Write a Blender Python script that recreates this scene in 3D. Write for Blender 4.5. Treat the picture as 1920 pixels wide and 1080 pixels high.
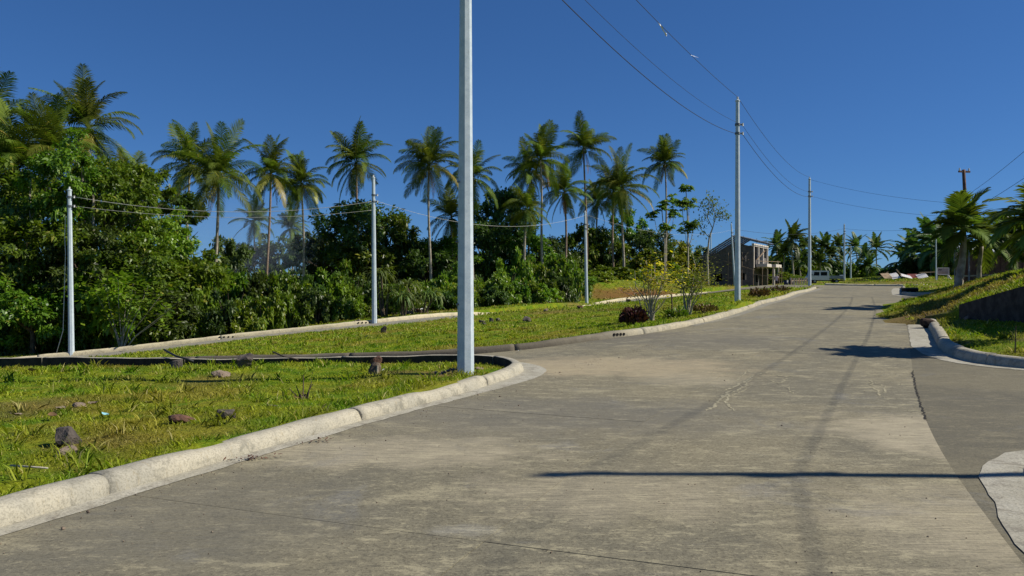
import bpy, math, random
import numpy as np
from mathutils import Vector, Matrix
from mathutils.geometry import delaunay_2d_cdt

random.seed(7)
RNG = np.random.default_rng(7)
SC = bpy.context.scene
COL = SC.collection
for o in list(bpy.data.objects):
    bpy.data.objects.remove(o)

# ------------------------------------------------------------------ camera
EYE = 1.55
FPX = 1450.0
cam_d = bpy.data.cameras.new('camera')
cam = bpy.data.objects.new('camera', cam_d)
COL.objects.link(cam)
cam.location = (0, 0, EYE)
cam.rotation_euler = (math.radians(90), 0, 0)
cam_d.sensor_width = 36
cam_d.lens = FPX / 1920 * 36
cam_d.clip_start = 0.05
cam_d.clip_end = 3000
SC.camera = cam

# ------------------------------------------------------------------ sky and sun
SUN_EL = math.radians(42)
SUN_AZ = math.radians(91.2)          # clockwise from the view direction (+Y)
world = bpy.data.worlds.new('World')
SC.world = world
world.use_nodes = True
wn = world.node_tree
bg = wn.nodes['Background']
sky = wn.nodes.new('ShaderNodeTexSky')
sky.sky_type = 'NISHITA'
sky.sun_disc = False
sky.sun_elevation = SUN_EL
sky.sun_rotation = SUN_AZ
sky.altitude = 2500
sky.air_density = 1.0
sky.dust_density = 0.0
sky.ozone_density = 3.0
hs = wn.nodes.new('ShaderNodeHueSaturation')
hs.inputs['Saturation'].default_value = 1.12
wn.links.new(sky.outputs[0], hs.inputs['Color'])
tint = wn.nodes.new('ShaderNodeMix')
tint.data_type = 'RGBA'; tint.blend_type = 'MULTIPLY'
tint.inputs[0].default_value = 1.0
tint.inputs[7].default_value = (.46, .72, 1.0, 1)
wn.links.new(hs.outputs[0], tint.inputs[6])
gam = wn.nodes.new('ShaderNodeGamma')
gam.inputs[1].default_value = .72
wn.links.new(tint.outputs[2], gam.inputs[0])
tint2 = wn.nodes.new('ShaderNodeMix')
tint2.data_type = 'RGBA'; tint2.blend_type = 'MULTIPLY'
tint2.inputs[0].default_value = 1.0
tint2.inputs[7].default_value = (.84, 1.08, 1.38, 1)
wn.links.new(gam.outputs[0], tint2.inputs[6])
wn.links.new(tint2.outputs[2], bg.inputs[0])
bg.inputs[1].default_value = 0.085

sun_d = bpy.data.lights.new('sun', 'SUN')
sun_d.energy = 5.0
sun_d.angle = math.radians(0.53)
sun_d.color = (1.0, 0.93, 0.80)
sun = bpy.data.objects.new('sun', sun_d)
COL.objects.link(sun)
sv = Vector((math.sin(SUN_AZ) * math.cos(SUN_EL), math.cos(SUN_AZ) * math.cos(SUN_EL), math.sin(SUN_EL)))
sun.rotation_euler = sv.to_track_quat('Z', 'Y').to_euler()
sun.location = (30, 0, 40)
SC.view_settings.view_transform = 'Standard'
SC.view_settings.look = 'None'
SC.view_settings.exposure = 0.22
SC.view_settings.gamma = 1.0
SC.view_settings.use_curve_mapping = False
SC.cycles.max_bounces = 6
SC.cycles.transparent_max_bounces = 4


# ------------------------------------------------------------------ helpers
def P(px, py, d):
    """world point seen at a pixel of the photograph at the depth d"""
    return ((px - 960) / FPX * d, d, EYE - (py - 540) / FPX * d)


def tag(o, label=None, cat=None, group=None, kind=None):
    if label: o['label'] = label
    if cat: o['category'] = cat
    if group: o['group'] = group
    if kind: o['kind'] = kind
    return o


def empty(name, loc=(0, 0, 0), rz=0.0, parent=None):
    o = bpy.data.objects.new(name, None)
    COL.objects.link(o)
    o.location = loc
    o.rotation_euler = (0, 0, rz)
    o.empty_display_size = 0.2
    if parent: o.parent = parent
    return o


def link(name, me, mat=None, parent=None, loc=None, rot=None, scale=None):
    o = bpy.data.objects.new(name, me)
    COL.objects.link(o)
    if mat is not None and len(me.materials) == 0:
        me.materials.append(mat)
    if parent: o.parent = parent
    if loc is not None: o.location = loc
    if rot is not None: o.rotation_euler = rot
    if scale is not None: o.scale = scale
    return o


def quick_mesh(name, V, F, smooth=False):
    """V (n,3) array, F list of faces or (m,k) array"""
    me = bpy.data.meshes.new(name)
    V = np.asarray(V, dtype=np.float32)
    if isinstance(F, np.ndarray):
        m, k = F.shape
        me.vertices.add(len(V))
        me.vertices.foreach_set('co', V.ravel())
        me.loops.add(m * k)
        me.loops.foreach_set('vertex_index', F.astype(np.int32).ravel())
        me.polygons.add(m)
        me.polygons.foreach_set('loop_start', np.arange(0, m * k, k, dtype=np.int32))
        me.polygons.foreach_set('loop_total', np.full(m, k, dtype=np.int32))
        me.update(calc_edges=True)
    else:
        me.from_pydata(V.tolist(), [], F)
        me.update()
    if smooth:
        me.polygons.foreach_set('use_smooth', np.ones(len(me.polygons), dtype=bool))
    return me


class MB:
    def __init__(s):
        s.v = []; s.f = []

    def add(s, vs, fs):
        b = len(s.v)
        s.v += [tuple(p) for p in vs]
        s.f += [tuple(b + i for i in f) for f in fs]
        return s

    def box(s, c, size, rz=0.0, M=None, taper=1.0):
        x, y, z = [k / 2 for k in size]
        vs = []
        for dz in (-z, z):
            t = taper if dz > 0 else 1.0
            for dx, dy in ((-x, -y), (x, -y), (x, y), (-x, y)):
                p = Vector((dx * t, dy * t, dz))
                if rz: p = Matrix.Rotation(rz, 3, 'Z') @ p
                if M is not None: p = M @ p
                vs.append(p + Vector(c))
        return s.add(vs, [(3, 2, 1, 0), (4, 5, 6, 7), (0, 1, 5, 4), (1, 2, 6, 5), (2, 3, 7, 6), (3, 0, 4, 7)])

    def beam(s, a, b, w, h):
        a, b = Vector(a), Vector(b)
        d = (b - a); L = d.length
        q = d.to_track_quat('X', 'Z').to_matrix()
        return s.box((a + b) / 2, (L, w, h), M=q)

    def tube(s, pts, radii, n=8, cap=True):
        pts = [Vector(p) for p in pts]
        if not hasattr(radii, '__len__'): radii = [radii] * len(pts)
        rings = []
        up = Vector((0.12, 0.97, 0.2)).normalized()
        for i, p in enumerate(pts):
            t = (pts[min(i + 1, len(pts) - 1)] - pts[max(i - 1, 0)])
            if t.length < 1e-9: t = Vector((0, 0, 1))
            t.normalize()
            a = up.cross(t)
            if a.length < 1e-3: a = Vector((1, 0, 0)).cross(t)
            a.normalize(); b = t.cross(a)
            rings.append([p + (a * math.cos(2 * math.pi * k / n) + b * math.sin(2 * math.pi * k / n)) * radii[i] for k in range(n)])
        vs = [q for r in rings for q in r]
        fs = []
        for i in range(len(rings) - 1):
            for k in range(n):
                k2 = (k + 1) % n
                fs.append((i * n + k, i * n + k2, (i + 1) * n + k2, (i + 1) * n + k))
        if cap:
            fs.append(tuple(range(n - 1, -1, -1)))
            fs.append(tuple((len(rings) - 1) * n + k for k in range(n)))
        return s.add(vs, fs)

    def prism(s, poly, y0, y1):
        """poly in (x,z), extruded along y"""
        n = len(poly)
        vs = [(x, y0, z) for x, z in poly] + [(x, y1, z) for x, z in poly]
        fs = [tuple(range(n)), tuple(range(2 * n - 1, n - 1, -1))]
        fs += [((i + 1) % n, i, n + i, n + (i + 1) % n) for i in range(n)]
        return s.add(vs, fs)

    def mesh(s, name, smooth=False):
        return quick_mesh(name, np.array(s.v), s.f, smooth)

    def build(s, name, mat, parent=None, smooth=False, loc=None, rot=None):
        return link(name, s.mesh(name, smooth), mat, parent, loc, rot)


def copy_tree(o, parent=None):
    c = o.copy(); COL.objects.link(c); c.parent = parent
    for ch in list(o.children):
        copy_tree(ch, c)
    return c


# ------------------------------------------------------------------ materials
def nmat(name):
    m = bpy.data.materials.new(name)
    m.use_nodes = True
    nt = m.node_tree
    b = nt.nodes['Principled BSDF']
    return m, nt, b


def N(nt, t, **kw):
    n = nt.nodes.new(t)
    for k, v in kw.items():
        if k in n.inputs: n.inputs[k].default_value = v
        else: setattr(n, k, v)
    return n


def mixc(nt, fac, a, b, blend='MIX'):
    n = nt.nodes.new('ShaderNodeMix')
    n.data_type = 'RGBA'; n.blend_type = blend
    for idx, val in ((0, fac), (6, a), (7, b)):
        if hasattr(val, 'is_output') or isinstance(val, bpy.types.NodeSocket): nt.links.new(val, n.inputs[idx])
        elif isinstance(val, (int, float)): n.inputs[idx].default_value = val
        else: n.inputs[idx].default_value = (*val, 1)
    return n.outputs[2]


def math_(nt, op, a, b=None, clamp=False):
    n = nt.nodes.new('ShaderNodeMath'); n.operation = op; n.use_clamp = clamp
    for i, v in enumerate((a, b)):
        if v is None: continue
        if isinstance(v, bpy.types.NodeSocket): nt.links.new(v, n.inputs[i])
        else: n.inputs[i].default_value = v
    return n.outputs[0]


def ramp(nt, fac, a, b):
    n = nt.nodes.new('ShaderNodeMapRange')
    n.interpolation_type = 'SMOOTHSTEP'
    nt.links.new(fac, n.inputs[0])
    n.inputs[1].default_value = a; n.inputs[2].default_value = b
    return n.outputs[0]


def noise(nt, vec, scale, detail=4, rough=0.55, dist=0.0):
    n = nt.nodes.new('ShaderNodeTexNoise')
    n.inputs['Scale'].default_value = scale
    n.inputs['Detail'].default_value = detail
    n.inputs['Roughness'].default_value = rough
    n.inputs['Distortion'].default_value = dist
    if vec is not None: nt.links.new(vec, n.inputs['Vector'])
    return n.outputs['Fac']


def position(nt):
    return nt.nodes.new('ShaderNodeNewGeometry').outputs['Position']


def spot(nt, pos, c, r, soft=0.5, stretch=(1, 1, 0)):
    """1 inside radius r round c (world), 0 outside"""
    mp = nt.nodes.new('ShaderNodeMapping'); mp.vector_type = 'POINT'
    mp.inputs['Location'].default_value = (-c[0] * stretch[0], -c[1] * stretch[1], 0)
    mp.inputs['Scale'].default_value = stretch
    nt.links.new(pos, mp.inputs['Vector'])
    ln = nt.nodes.new('ShaderNodeVectorMath'); ln.operation = 'LENGTH'
    nt.links.new(mp.outputs[0], ln.inputs[0])
    nz = noise(nt, pos, 2.2 / max(r, .3), 4)
    d = math_(nt, 'ADD', ln.outputs['Value'], math_(nt, 'MULTIPLY', math_(nt, 'SUBTRACT', nz, 0.5), r * 1.6))
    return math_(nt, 'SUBTRACT', 1.0, ramp(nt, d, r * (1 - soft), r * (1 + soft)))


def mapped(nt, vec, scale, rot=0.0):
    mp = nt.nodes.new('ShaderNodeMapping')
    mp.inputs['Rotation'].default_value = (0, 0, rot)
    mp.inputs['Scale'].default_value = scale
    nt.links.new(vec, mp.inputs['Vector'])
    return mp.outputs[0]


def bump(nt, b, height, strength=0.3, dist=0.02):
    n = nt.nodes.new('ShaderNodeBump')
    n.inputs['Strength'].default_value = strength
    n.inputs['Distance'].default_value = dist
    nt.links.new(height, n.inputs['Height'])
    nt.links.new(n.outputs[0], b.inputs['Normal'])


def simple(name, c1, c2=None, scale=3.0, rough=0.8, metal=0.0, bstr=0.0, spec=0.3, detail=5, obj=False, lo=.35, hi=.65):
    m, nt, b = nmat(name)
    c2 = c2 or tuple(k * 0.7 for k in c1)
    if obj:
        tc = nt.nodes.new('ShaderNodeTexCoord').outputs['Object']
    else:
        tc = position(nt)
    nz = noise(nt, tc, scale, detail, 0.6)
    nt.links.new(mixc(nt, ramp(nt, nz, lo, hi), c1, c2), b.inputs['Base Color'])
    b.inputs['Roughness'].default_value = rough
    b.inputs['Metallic'].default_value = metal
    b.inputs['Specular IOR Level'].default_value = spec
    if bstr: bump(nt, b, noise(nt, tc, scale * 6, 4), bstr, 0.02)
    return m


def ground_colour(nt, pos):
    g1 = noise(nt, pos, 0.32, 3, 0.6)
    g2 = noise(nt, pos, 1.7, 4, 0.65)
    g3 = noise(nt, pos, 0.14, 2, 0.5)
    c = mixc(nt, ramp(nt, g2, .36, .64), (0.115, 0.215, 0.008), (0.265, 0.300, 0.016))
    c = mixc(nt, math_(nt, 'MULTIPLY', ramp(nt, g1, .48, .64), .72), c, (0.27, 0.215, 0.035))
    c = mixc(nt, math_(nt, 'MULTIPLY', ramp(nt, g3, .54, .68), .55), c, (0.17, 0.12, 0.030))
    for (cx, cy, r, col, amt) in SOIL:
        c = mixc(nt, math_(nt, 'MULTIPLY', spot(nt, pos, (cx, cy), r), amt), c, col)
    return c


RED = (0.24, 0.095, 0.045)
BRN = (0.22, 0.14, 0.065)
SOIL = [
    (-1.1, 13.0, 0.55, BRN, .75), (9.9, 17.6, .55, BRN, .7), (11.2, 16.6, .5, BRN, .55),
    (10.5, 79.0, 3.6, RED, .7), (14.5, 82.0, 3.0, RED, .8), (4.0, 66.0, 2.4, BRN, .55),
    (-5.0, 57.0, 2.0, BRN, .6), (-9.6, 48.3, .8, BRN, .8), (3.0, 44.0, 2.0, BRN, .4),
    (36.0, 109.0, 7.0, (0.22, 0.18, 0.13), .85), (14.0, 26.2, 1.4, BRN, .6), (12.8, 25.6, .9, BRN, .8),
    (-6.5, 10.0, .9, BRN, .5), (-5.0, 13.2, .7, BRN, .45), (-3.9, 7.2, .4, BRN, .4), (-2.0, 13.4, .4, BRN, .6),
    (50.0, 78.0, 8.0, BRN, .4), (15.5, 28.5, 1.1, BRN, .65), (13.6, 24.6, .8, BRN, .7), (18.0, 31.0, 1.2, BRN, .6), (15.2, 24.0, .9, BRN, .6), (13.0, 28.0, 1.0, BRN, .5), (16.5, 26.0, .8, BRN, .6), (17.0, 27.0, 1.6, BRN, .5), (32.0, 66.0, 4.0, BRN, .5),
]


def mat_ground():
    m, nt, b = nmat('grass_ground')
    pos = position(nt)
    c = ground_colour(nt, pos)
    f = noise(nt, pos, 22, 5, .7)
    c = mixc(nt, ramp(nt, f, .42, .62), mixc(nt, 1.0, c, (.55, .55, .5), 'MULTIPLY'), c)
    nt.links.new(c, b.inputs['Base Color'])
    b.inputs['Roughness'].default_value = .95
    b.inputs['Specular IOR Level'].default_value = .1
    bump(nt, b, f, .8, .05)
    return m


def foliage_mat(name, dark, light, yellow=None, trans=0.35, ground=False, rough=.5, spec=.35):
    """leaf surface: varies from leaf to leaf and from plant to plant"""
    m, nt, b = nmat(name)
    geo = nt.nodes.new('ShaderNodeNewGeometry')
    isl = geo.outputs['Random Per Island']
    if ground:
        c = ground_colour(nt, geo.outputs['Position'])
        hsv = nt.nodes.new('ShaderNodeHueSaturation')
        nt.links.new(c, hsv.inputs['Color'])
        nt.links.new(math_(nt, 'ADD', math_(nt, 'MULTIPLY', isl, 1.0), .70), hsv.inputs['Value'])
        c = mixc(nt, ramp(nt, isl, .90, .96), hsv.outputs[0], (.48, .42, .16))
    else:
        oi = nt.nodes.new('ShaderNodeObjectInfo').outputs['Random']
        c = mixc(nt, isl, dark, light)
        big = noise(nt, geo.outputs['Position'], .55, 2)
        c = mixc(nt, math_(nt, 'MULTIPLY', ramp(nt, big, .42, .62), .5), c, tuple(k * 1.35 for k in light))
        hsv = nt.nodes.new('ShaderNodeHueSaturation')
        nt.links.new(c, hsv.inputs['Color'])
        nt.links.new(math_(nt, 'ADD', math_(nt, 'MULTIPLY', oi, .045), .478), hsv.inputs['Hue'])
        nt.links.new(math_(nt, 'ADD', math_(nt, 'MULTIPLY', oi, .5), .72), hsv.inputs['Value'])
        c = hsv.outputs[0]
        if yellow:
            c = mixc(nt, ramp(nt, isl, .93, .99), c, yellow)
    nt.links.new(c, b.inputs['Base Color'])
    b.inputs['Roughness'].default_value = rough
    b.inputs['Specular IOR Level'].default_value = spec
    tr = nt.nodes.new('ShaderNodeBsdfTranslucent')
    tc = mixc(nt, 1.0, c, (1.0, 1.1, .45), 'MULTIPLY')
    nt.links.new(tc, tr.inputs['Color'])
    mx = nt.nodes.new('ShaderNodeMixShader')
    mx.inputs[0].default_value = trans
    nt.links.new(b.outputs[0], mx.inputs[1]); nt.links.new(tr.outputs[0], mx.inputs[2])
    nt.links.new(mx.outputs[0], nt.nodes['Material Output'].inputs['Surface'])
    return m


ROAD_ROT = math.radians(24)


def mat_road(name, base=(0.225, 0.200, 0.130), alt=(0.165, 0.152, 0.108), pale=(0.40, 0.36, 0.235), extra=True):
    m, nt, b = nmat(name)
    pos = position(nt)
    big = noise(nt, pos, .28, 4, .6, .6)
    mid = noise(nt, mapped(nt, pos, (1.0, 2.0, 1), ROAD_ROT), .8, 5, .65)
    c = mixc(nt, ramp(nt, big, .36, .62), base, alt)
    c = mixc(nt, math_(nt, 'MULTIPLY', ramp(nt, mid, .54, .72), .6), c, pale)
    c = mixc(nt, math_(nt, 'MULTIPLY', ramp(nt, noise(nt, pos, .55, 5, .7, 1.2), .56, .70), .40), c, (.20, .205, .205))
    # broom strokes across the lane
    st = noise(nt, mapped(nt, pos, (2.0, 26.0, 1), ROAD_ROT), 1.6, 4, .7)
    c = mixc(nt, math_(nt, 'MULTIPLY', ramp(nt, st, .55, .72), .5), c, pale)
    c = mixc(nt, math_(nt, 'MULTIPLY', ramp(nt, st, .46, .30), .38), c, (.085, .078, .062))
    fine = noise(nt, pos, 45, 5, .75)
    c = mixc(nt, math_(nt, 'MULTIPLY', ramp(nt, fine, .48, .62), .58), c, (.06, .053, .038))
    fine2 = noise(nt, pos, 17, 5, .8)
    c = mixc(nt, math_(nt, 'MULTIPLY', ramp(nt, fine2, .54, .66), .5), c, pale)
    lon = noise(nt, mapped(nt, pos, (5.0, .22, 1), ROAD_ROT), .8, 4, .6)
    c = mixc(nt, math_(nt, 'MULTIPLY', ramp(nt, lon, .56, .70), .22), c, (.075, .072, .058))
    sharp = noise(nt, mapped(nt, pos, (1.0, 2.2, 1), ROAD_ROT), 2.4, 9, .84, .1)
    c = mixc(nt, math_(nt, 'MULTIPLY', ramp(nt, sharp, .53, .60), .55), c, pale)
    c = mixc(nt, math_(nt, 'MULTIPLY', ramp(nt, sharp, .46, .38), .52), c, (.085, .080, .062))
    if extra:
        for (cx, cy, r, col, amt, stv) in WEAR:
            w = spot(nt, pos, (cx, cy), r, .45, stv)
            w = math_(nt, 'MULTIPLY', w, math_(nt, 'ADD', math_(nt, 'MULTIPLY', ramp(nt, st, .35, .6), .7), .3))
            c = mixc(nt, math_(nt, 'MULTIPLY', w, amt), c, col)
    nt.links.new(c, b.inputs['Base Color'])
    b.inputs['Roughness'].default_value = .88
    b.inputs['Specular IOR Level'].default_value = .25
    h = math_(nt, 'ADD', math_(nt, 'MULTIPLY', st, .8), math_(nt, 'MULTIPLY', fine, .8))
    bump(nt, b, h, .5, .012)
    return m


PALE = (.44, .385, .27)
WEAR = [
    (4.6, 8.2, 1.0, PALE, .75, (1, .8, 0)), (3.0, 13.0, .8, PALE, .35, (1, 1, 0)),
    (-1.1, 7.4, .9, PALE, .55, (.7, 1.4, 0)), (1.6, 14.9, 1.5, (.40, .33, .21), .75, (.6, 1, 0)),
    (-0.3, 5.0, .16, (.5, .5, .47), .2, (.8, 1.3, 0)), (3.3, 5.0, 1.0, PALE, .5, (1, 1, 0)),
    (7.1, 12.5, .5, PALE, .6, (1, 1, 0)), (5.0, 20.0, 2.0, (.12, .115, .10), .5, (1, 1, 0)),
    (0.4, 9.5, 1.6, (.13, .125, .11), .55, (.6, 1.2, 0)), (-2.2, 5.3, 1.1, (.12, .115, .095), .6, (1, 1, 0)),
    (3.0, 22.0, 1.3, (.10, .09, .08), .6, (.8, 1, 0)), (0.8, 5.9, .8, PALE, .4, (.8, 1.2, 0)),
]

M = {}
M['ground'] = mat_ground()
M['grass'] = foliage_mat('grass_blades', None, None, trans=.35, ground=True, rough=.6, spec=.25)
M['road'] = mat_road('road_concrete')
M['road_side'] = mat_road('side_road_concrete', (.165, .148, .098), (.125, .115, .082), (.23, .205, .135), False)
M['road_base'] = simple('road_base', (.05, .042, .03), rough=.95)


def mat_kerb(name, a, bcol, stain, moss=.45, dirt_shade=()):
    m, nt, b = nmat(name)
    pos = position(nt)
    c = mixc(nt, ramp(nt, noise(nt, pos, 1.4, 4, .6), .38, .62), a, bcol)
    c = mixc(nt, math_(nt, 'MULTIPLY', ramp(nt, noise(nt, pos, 4.5, 6, .75, .6), .48, .66), .85), c, stain)
    c = mixc(nt, math_(nt, 'MULTIPLY', ramp(nt, noise(nt, mapped(nt, pos, (6, 6, .8)), 3, 5, .7), .56, .72), moss), c, (.30, .235, .12))
    for (cc, rr, col, amt, stv) in dirt_shade:  # spots that darken the kerb for dirt and for shade
        c = mixc(nt, math_(nt, 'MULTIPLY', spot(nt, pos, cc, rr, .5, stv), amt), c, col)
    fine = noise(nt, pos, 60, 4, .7)
    c = mixc(nt, math_(nt, 'MULTIPLY', ramp(nt, fine, .46, .62), .5), c, tuple(k * .4 for k in a))
    nt.links.new(c, b.inputs['Base Color'])
    b.inputs['Roughness'].default_value = .9
    b.inputs['Specular IOR Level'].default_value = .2
    bump(nt, b, math_(nt, 'ADD', noise(nt, pos, 9, 5, .7), math_(nt, 'MULTIPLY', fine, .3)), .6, .02)
    return m


M['kerb'] = mat_kerb('kerb_concrete', (.45, .415, .32), (.36, .34, .275), (.21, .20, .16), .55)
M['kerb_old'] = mat_kerb('kerb_weathered', (.30, .28, .215), (.25, .24, .20), (.13, .12, .10), .6)
M['kerb_yellow'] = mat_kerb('kerb_limewashed', (.62, .55, .36), (.55, .49, .33), (.35, .31, .22), .4)
M['gutter'] = mat_kerb('gutter_concrete', (.36, .34, .27), (.42, .40, .33), (.22, .20, .16), .25)
M['dark_hole'] = simple('drain_dark', (.012, .011, .010), rough=1)
M['galv'] = None


def mat_galv():
    m, nt, b = nmat('galvanised_steel')
    pos = position(nt)
    c = mixc(nt, ramp(nt, noise(nt, pos, 6, 5, .6), .35, .65), (.50, .58, .62), (.40, .48, .53))
    c = mixc(nt, math_(nt, 'MULTIPLY', ramp(nt, noise(nt, mapped(nt, pos, (9, 9, 1.2)), 2.5, 5, .7), .60, .74), .5), c, (.25, .26, .25))
    v = nt.nodes.new('ShaderNodeTexVoronoi'); v.inputs['Scale'].default_value = 45
    nt.links.new(pos, v.inputs['Vector'])
    sep = nt.nodes.new('ShaderNodeSeparateColor'); nt.links.new(v.outputs['Color'], sep.inputs[0])
    c = mixc(nt, math_(nt, 'MULTIPLY', sep.outputs[0], .22), c, (.68, .75, .78))
    nt.links.new(c, b.inputs['Base Color'])
    b.inputs['Metallic'].default_value = .0
    b.inputs['Roughness'].default_value = .5
    b.inputs['Specular IOR Level'].default_value = .4
    return m


M['galv'] = mat_galv()
M['galv_dark'] = simple('aged_steel', (.20, .22, .23), (.12, .13, .14), 8, .55, .5)
M['porcelain'] = simple('porcelain', (.75, .74, .70), (.6, .6, .57), 9, .3)
M['wire'] = simple('wire_black', (.035, .038, .045), rough=.6)
M['wire_pale'] = simple('wire_aluminium', (.52, .52, .48), (.42, .42, .38), 5, .5, .3)
M['pole_wood'] = simple('pole_wood', (.16, .085, .06), (.09, .05, .04), 5, .85, bstr=.4)
M['rock'] = simple('rock_grey', (.12, .10, .085), (.055, .047, .042), 5, .95, bstr=.9)
M['rock_red'] = simple('rock_reddish', (.17, .085, .055), (.09, .05, .037), 5, .95, bstr=.9)
M['rock_pale'] = simple('rock_pale', (.27, .215, .155), (.16, .12, .09), 6, .95, bstr=.9)
M['bark'] = simple('bark', (.15, .115, .08), (.07, .052, .038), 6, .95, bstr=.6)
M['bark_pale'] = simple('bark_pale', (.46, .42, .34), (.26, .23, .18), 5, .9, bstr=.4)
M['palm_trunk'] = simple('palm_trunk', (.38, .34, .275), (.22, .19, .15), 3.5, .95, bstr=.6)
M['palm_trunk_dark'] = simple('palm_trunk_brown', (.28, .205, .16), (.18, .13, .10), 3.5, .95, bstr=.6)
M['dead'] = simple('dead_leaf', (.19, .115, .05), (.10, .06, .03), 4, .95)
M['palm'] = foliage_mat('palm_leaf', (.045, .082, .012), (.150, .190, .026), (.36, .31, .06), .36, rough=.65, spec=.12)
M['palm_yellow'] = foliage_mat('palm_leaf_yellowing', (.20, .20, .03), (.36, .32, .06), None, .35, rough=.45, spec=.4)
M['palm_far'] = foliage_mat('palm_leaf_distant', (.045, .085, .02), (.10, .15, .035), None, .3)
M['leaf'] = foliage_mat('broad_leaf', (.050, .110, .008), (.145, .225, .018), (.30, .30, .05), .38, rough=.42, spec=.45)
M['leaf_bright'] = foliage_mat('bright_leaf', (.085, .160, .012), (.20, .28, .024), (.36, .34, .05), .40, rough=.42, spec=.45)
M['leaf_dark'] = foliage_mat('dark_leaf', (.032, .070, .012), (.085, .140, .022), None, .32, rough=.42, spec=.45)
M['leaf_far'] = foliage_mat('distant_leaf', (.045, .09, .025), (.11, .17, .04), None, .3)
M['leaf_maroon'] = foliage_mat('maroon_leaf', (.030, .010, .010), (.085, .030, .026), None, .15)
M['leaf_rust'] = foliage_mat('rusty_leaf', (.07, .055, .02), (.15, .085, .03), None, .2)
M['flower_yellow'] = foliage_mat('yellow_flower', (.50, .37, .02), (.66, .52, .03), None, .35)
M['leaf_yellowgreen'] = foliage_mat('yellow_green_leaf', (.13, .17, .016), (.28, .27, .03), None, .35)
M['strap'] = foliage_mat('strap_leaf', (.06, .11, .02), (.17, .22, .05), (.35, .32, .12), .3)


# ------------------------------------------------------------------ terrain heights (thin plate splines)
class TPS:
    def __init__(s, pts, lam=0.02):
        p = np.array(pts, dtype=float)
        s.xy = p[:, :2] / 50.0
        n = len(p)
        K = s.k(s.xy, s.xy) + np.eye(n) * lam * 0.01
        Q = np.hstack([np.ones((n, 1)), s.xy])
        A = np.block([[K, Q], [Q.T, np.zeros((3, 3))]])
        s.w = np.linalg.solve(A, np.concatenate([p[:, 2], np.zeros(3)]))

    @staticmethod
    def k(a, b):
        d2 = ((a[:, None, :] - b[None, :, :]) ** 2).sum(-1)
        return 0.5 * d2 * np.log(d2 + 1e-12)

    def __call__(s, x, y):
        x = np.atleast_1d(np.asarray(x, float)); y = np.atleast_1d(np.asarray(y, float))
        out = np.empty(len(x))
        for i in range(0, len(x), 20000):
            q = np.stack([x[i:i + 20000], y[i:i + 20000]], 1) / 50.0
            out[i:i + 20000] = s.k(q, s.xy) @ s.w[:-3] + s.w[-3] + q @ s.w[-2:]
        return out


FAR = [(-60, 60, -3.5), (-70, 120, -4), (0, 130, 0), (-150, 300, -4), (0, 300, 2), (150, 300, 6), (320, 300, 8),
       (-300, 0, -4), (300, 0, 4), (0, -120, -1), (-120, -120, -1), (120, -120, 1), (0, 700, 4), (-500, 700, 0), (500, 700, 10),
       (90.6, 207, 3.7), (-40, 20, -2.0), (60, 20, 3.0)]
ROADPTS = [(-8, -8, 0), (6, -8, 0), (-6, 0, 0), (5, 0, 0), (-3.3, 5, 0), (4, 6, 0), (-.8, 11.2, 0), (7.3, 13.0, .03), (.3, 14.0, .03), (5, 13, .02),
           (6.2, 25.3, .38), (12.4, 24.6, .38), (12.3, 37.5, .78), (18, 36, .75), (18.5, 50, 1.18), (25, 62, 1.55), (23.4, 45.9, 1.06), (29.5, 60, 1.55), (30, 66, 1.72), (40, 60, 1.8), (22, 70, 1.75),
           (2.0, 20.9, .10), (.2, 20.0, -.06), (-1.86, 19.8, -.20), (-6, 20.3, -.36), (-.4, 15.6, .06), (-2, 16.1, .02), (-11.3, 17.2, -.13), (-12, 21.2, -.62), (-20, 18.5, -.6), (-20, 22.5, -1.0),
           (9.2, 13.9, .05), (12, 12.5, .08), (4.8, 7.2, 0), (8, 5.5, .02), (18, 9.5, .3), (16, 4, .2), (30, 42, 1.5),
           (-40, 35, -3.2), (-23.5, 42, -2.1), P(450, 632, 45), P(700, 606, 48), P(850, 592, 53), (1.65, 60, -.55), P(1145, 567, 70), P(1260, 556, 80), P(1380, 545, 92), (36, 106, 1.6),
           (-21, 38, -2.1), (-13, 41, -1.35), (-6, 44, -.75), (11, 67, .25), (19, 77, .7), (28, 89, 1.2)]
RZ = TPS(ROADPTS + FAR)


def rz(x, y): return float(RZ(x, y)[0])


# ---- road layout (plan)
def smooth(pts, n=8):
    """Catmull-Rom through plan points"""
    p = [np.array(q, float) for q in pts]
    p = [2 * p[0] - p[1]] + p + [2 * p[-1] - p[-2]]
    out = []
    for i in range(1, len(p) - 2):
        for k in range(n):
            t = k / n
            a, b, c, d = p[i - 1], p[i], p[i + 1], p[i + 2]
            out.append(.5 * ((2 * b) + (-a + c) * t + (2 * a - 5 * b + 4 * c - d) * t * t + (-a + 3 * b - 3 * c + d) * t ** 3))
    out.append(p[-2])
    return np.array(out)


def resample(pts, step):
    pts = np.asarray(pts, float)
    seg = np.linalg.norm(np.diff(pts, axis=0), axis=1)
    s = np.concatenate([[0], np.cumsum(seg)])
    n = max(2, int(round(s[-1] / step)) + 1)
    t = np.linspace(0, s[-1], n)
    return np.stack([np.interp(t, s, pts[:, 0]), np.interp(t, s, pts[:, 1])], 1)


def offset(pts, d):
    """positive d = to the left of the travel direction"""
    pts = np.asarray(pts, float)
    t = np.gradient(pts, axis=0)
    t /= np.linalg.norm(t, axis=1)[:, None] + 1e-9
    nrm = np.stack([-t[:, 1], t[:, 0]], 1)
    return pts + nrm * d


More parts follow.
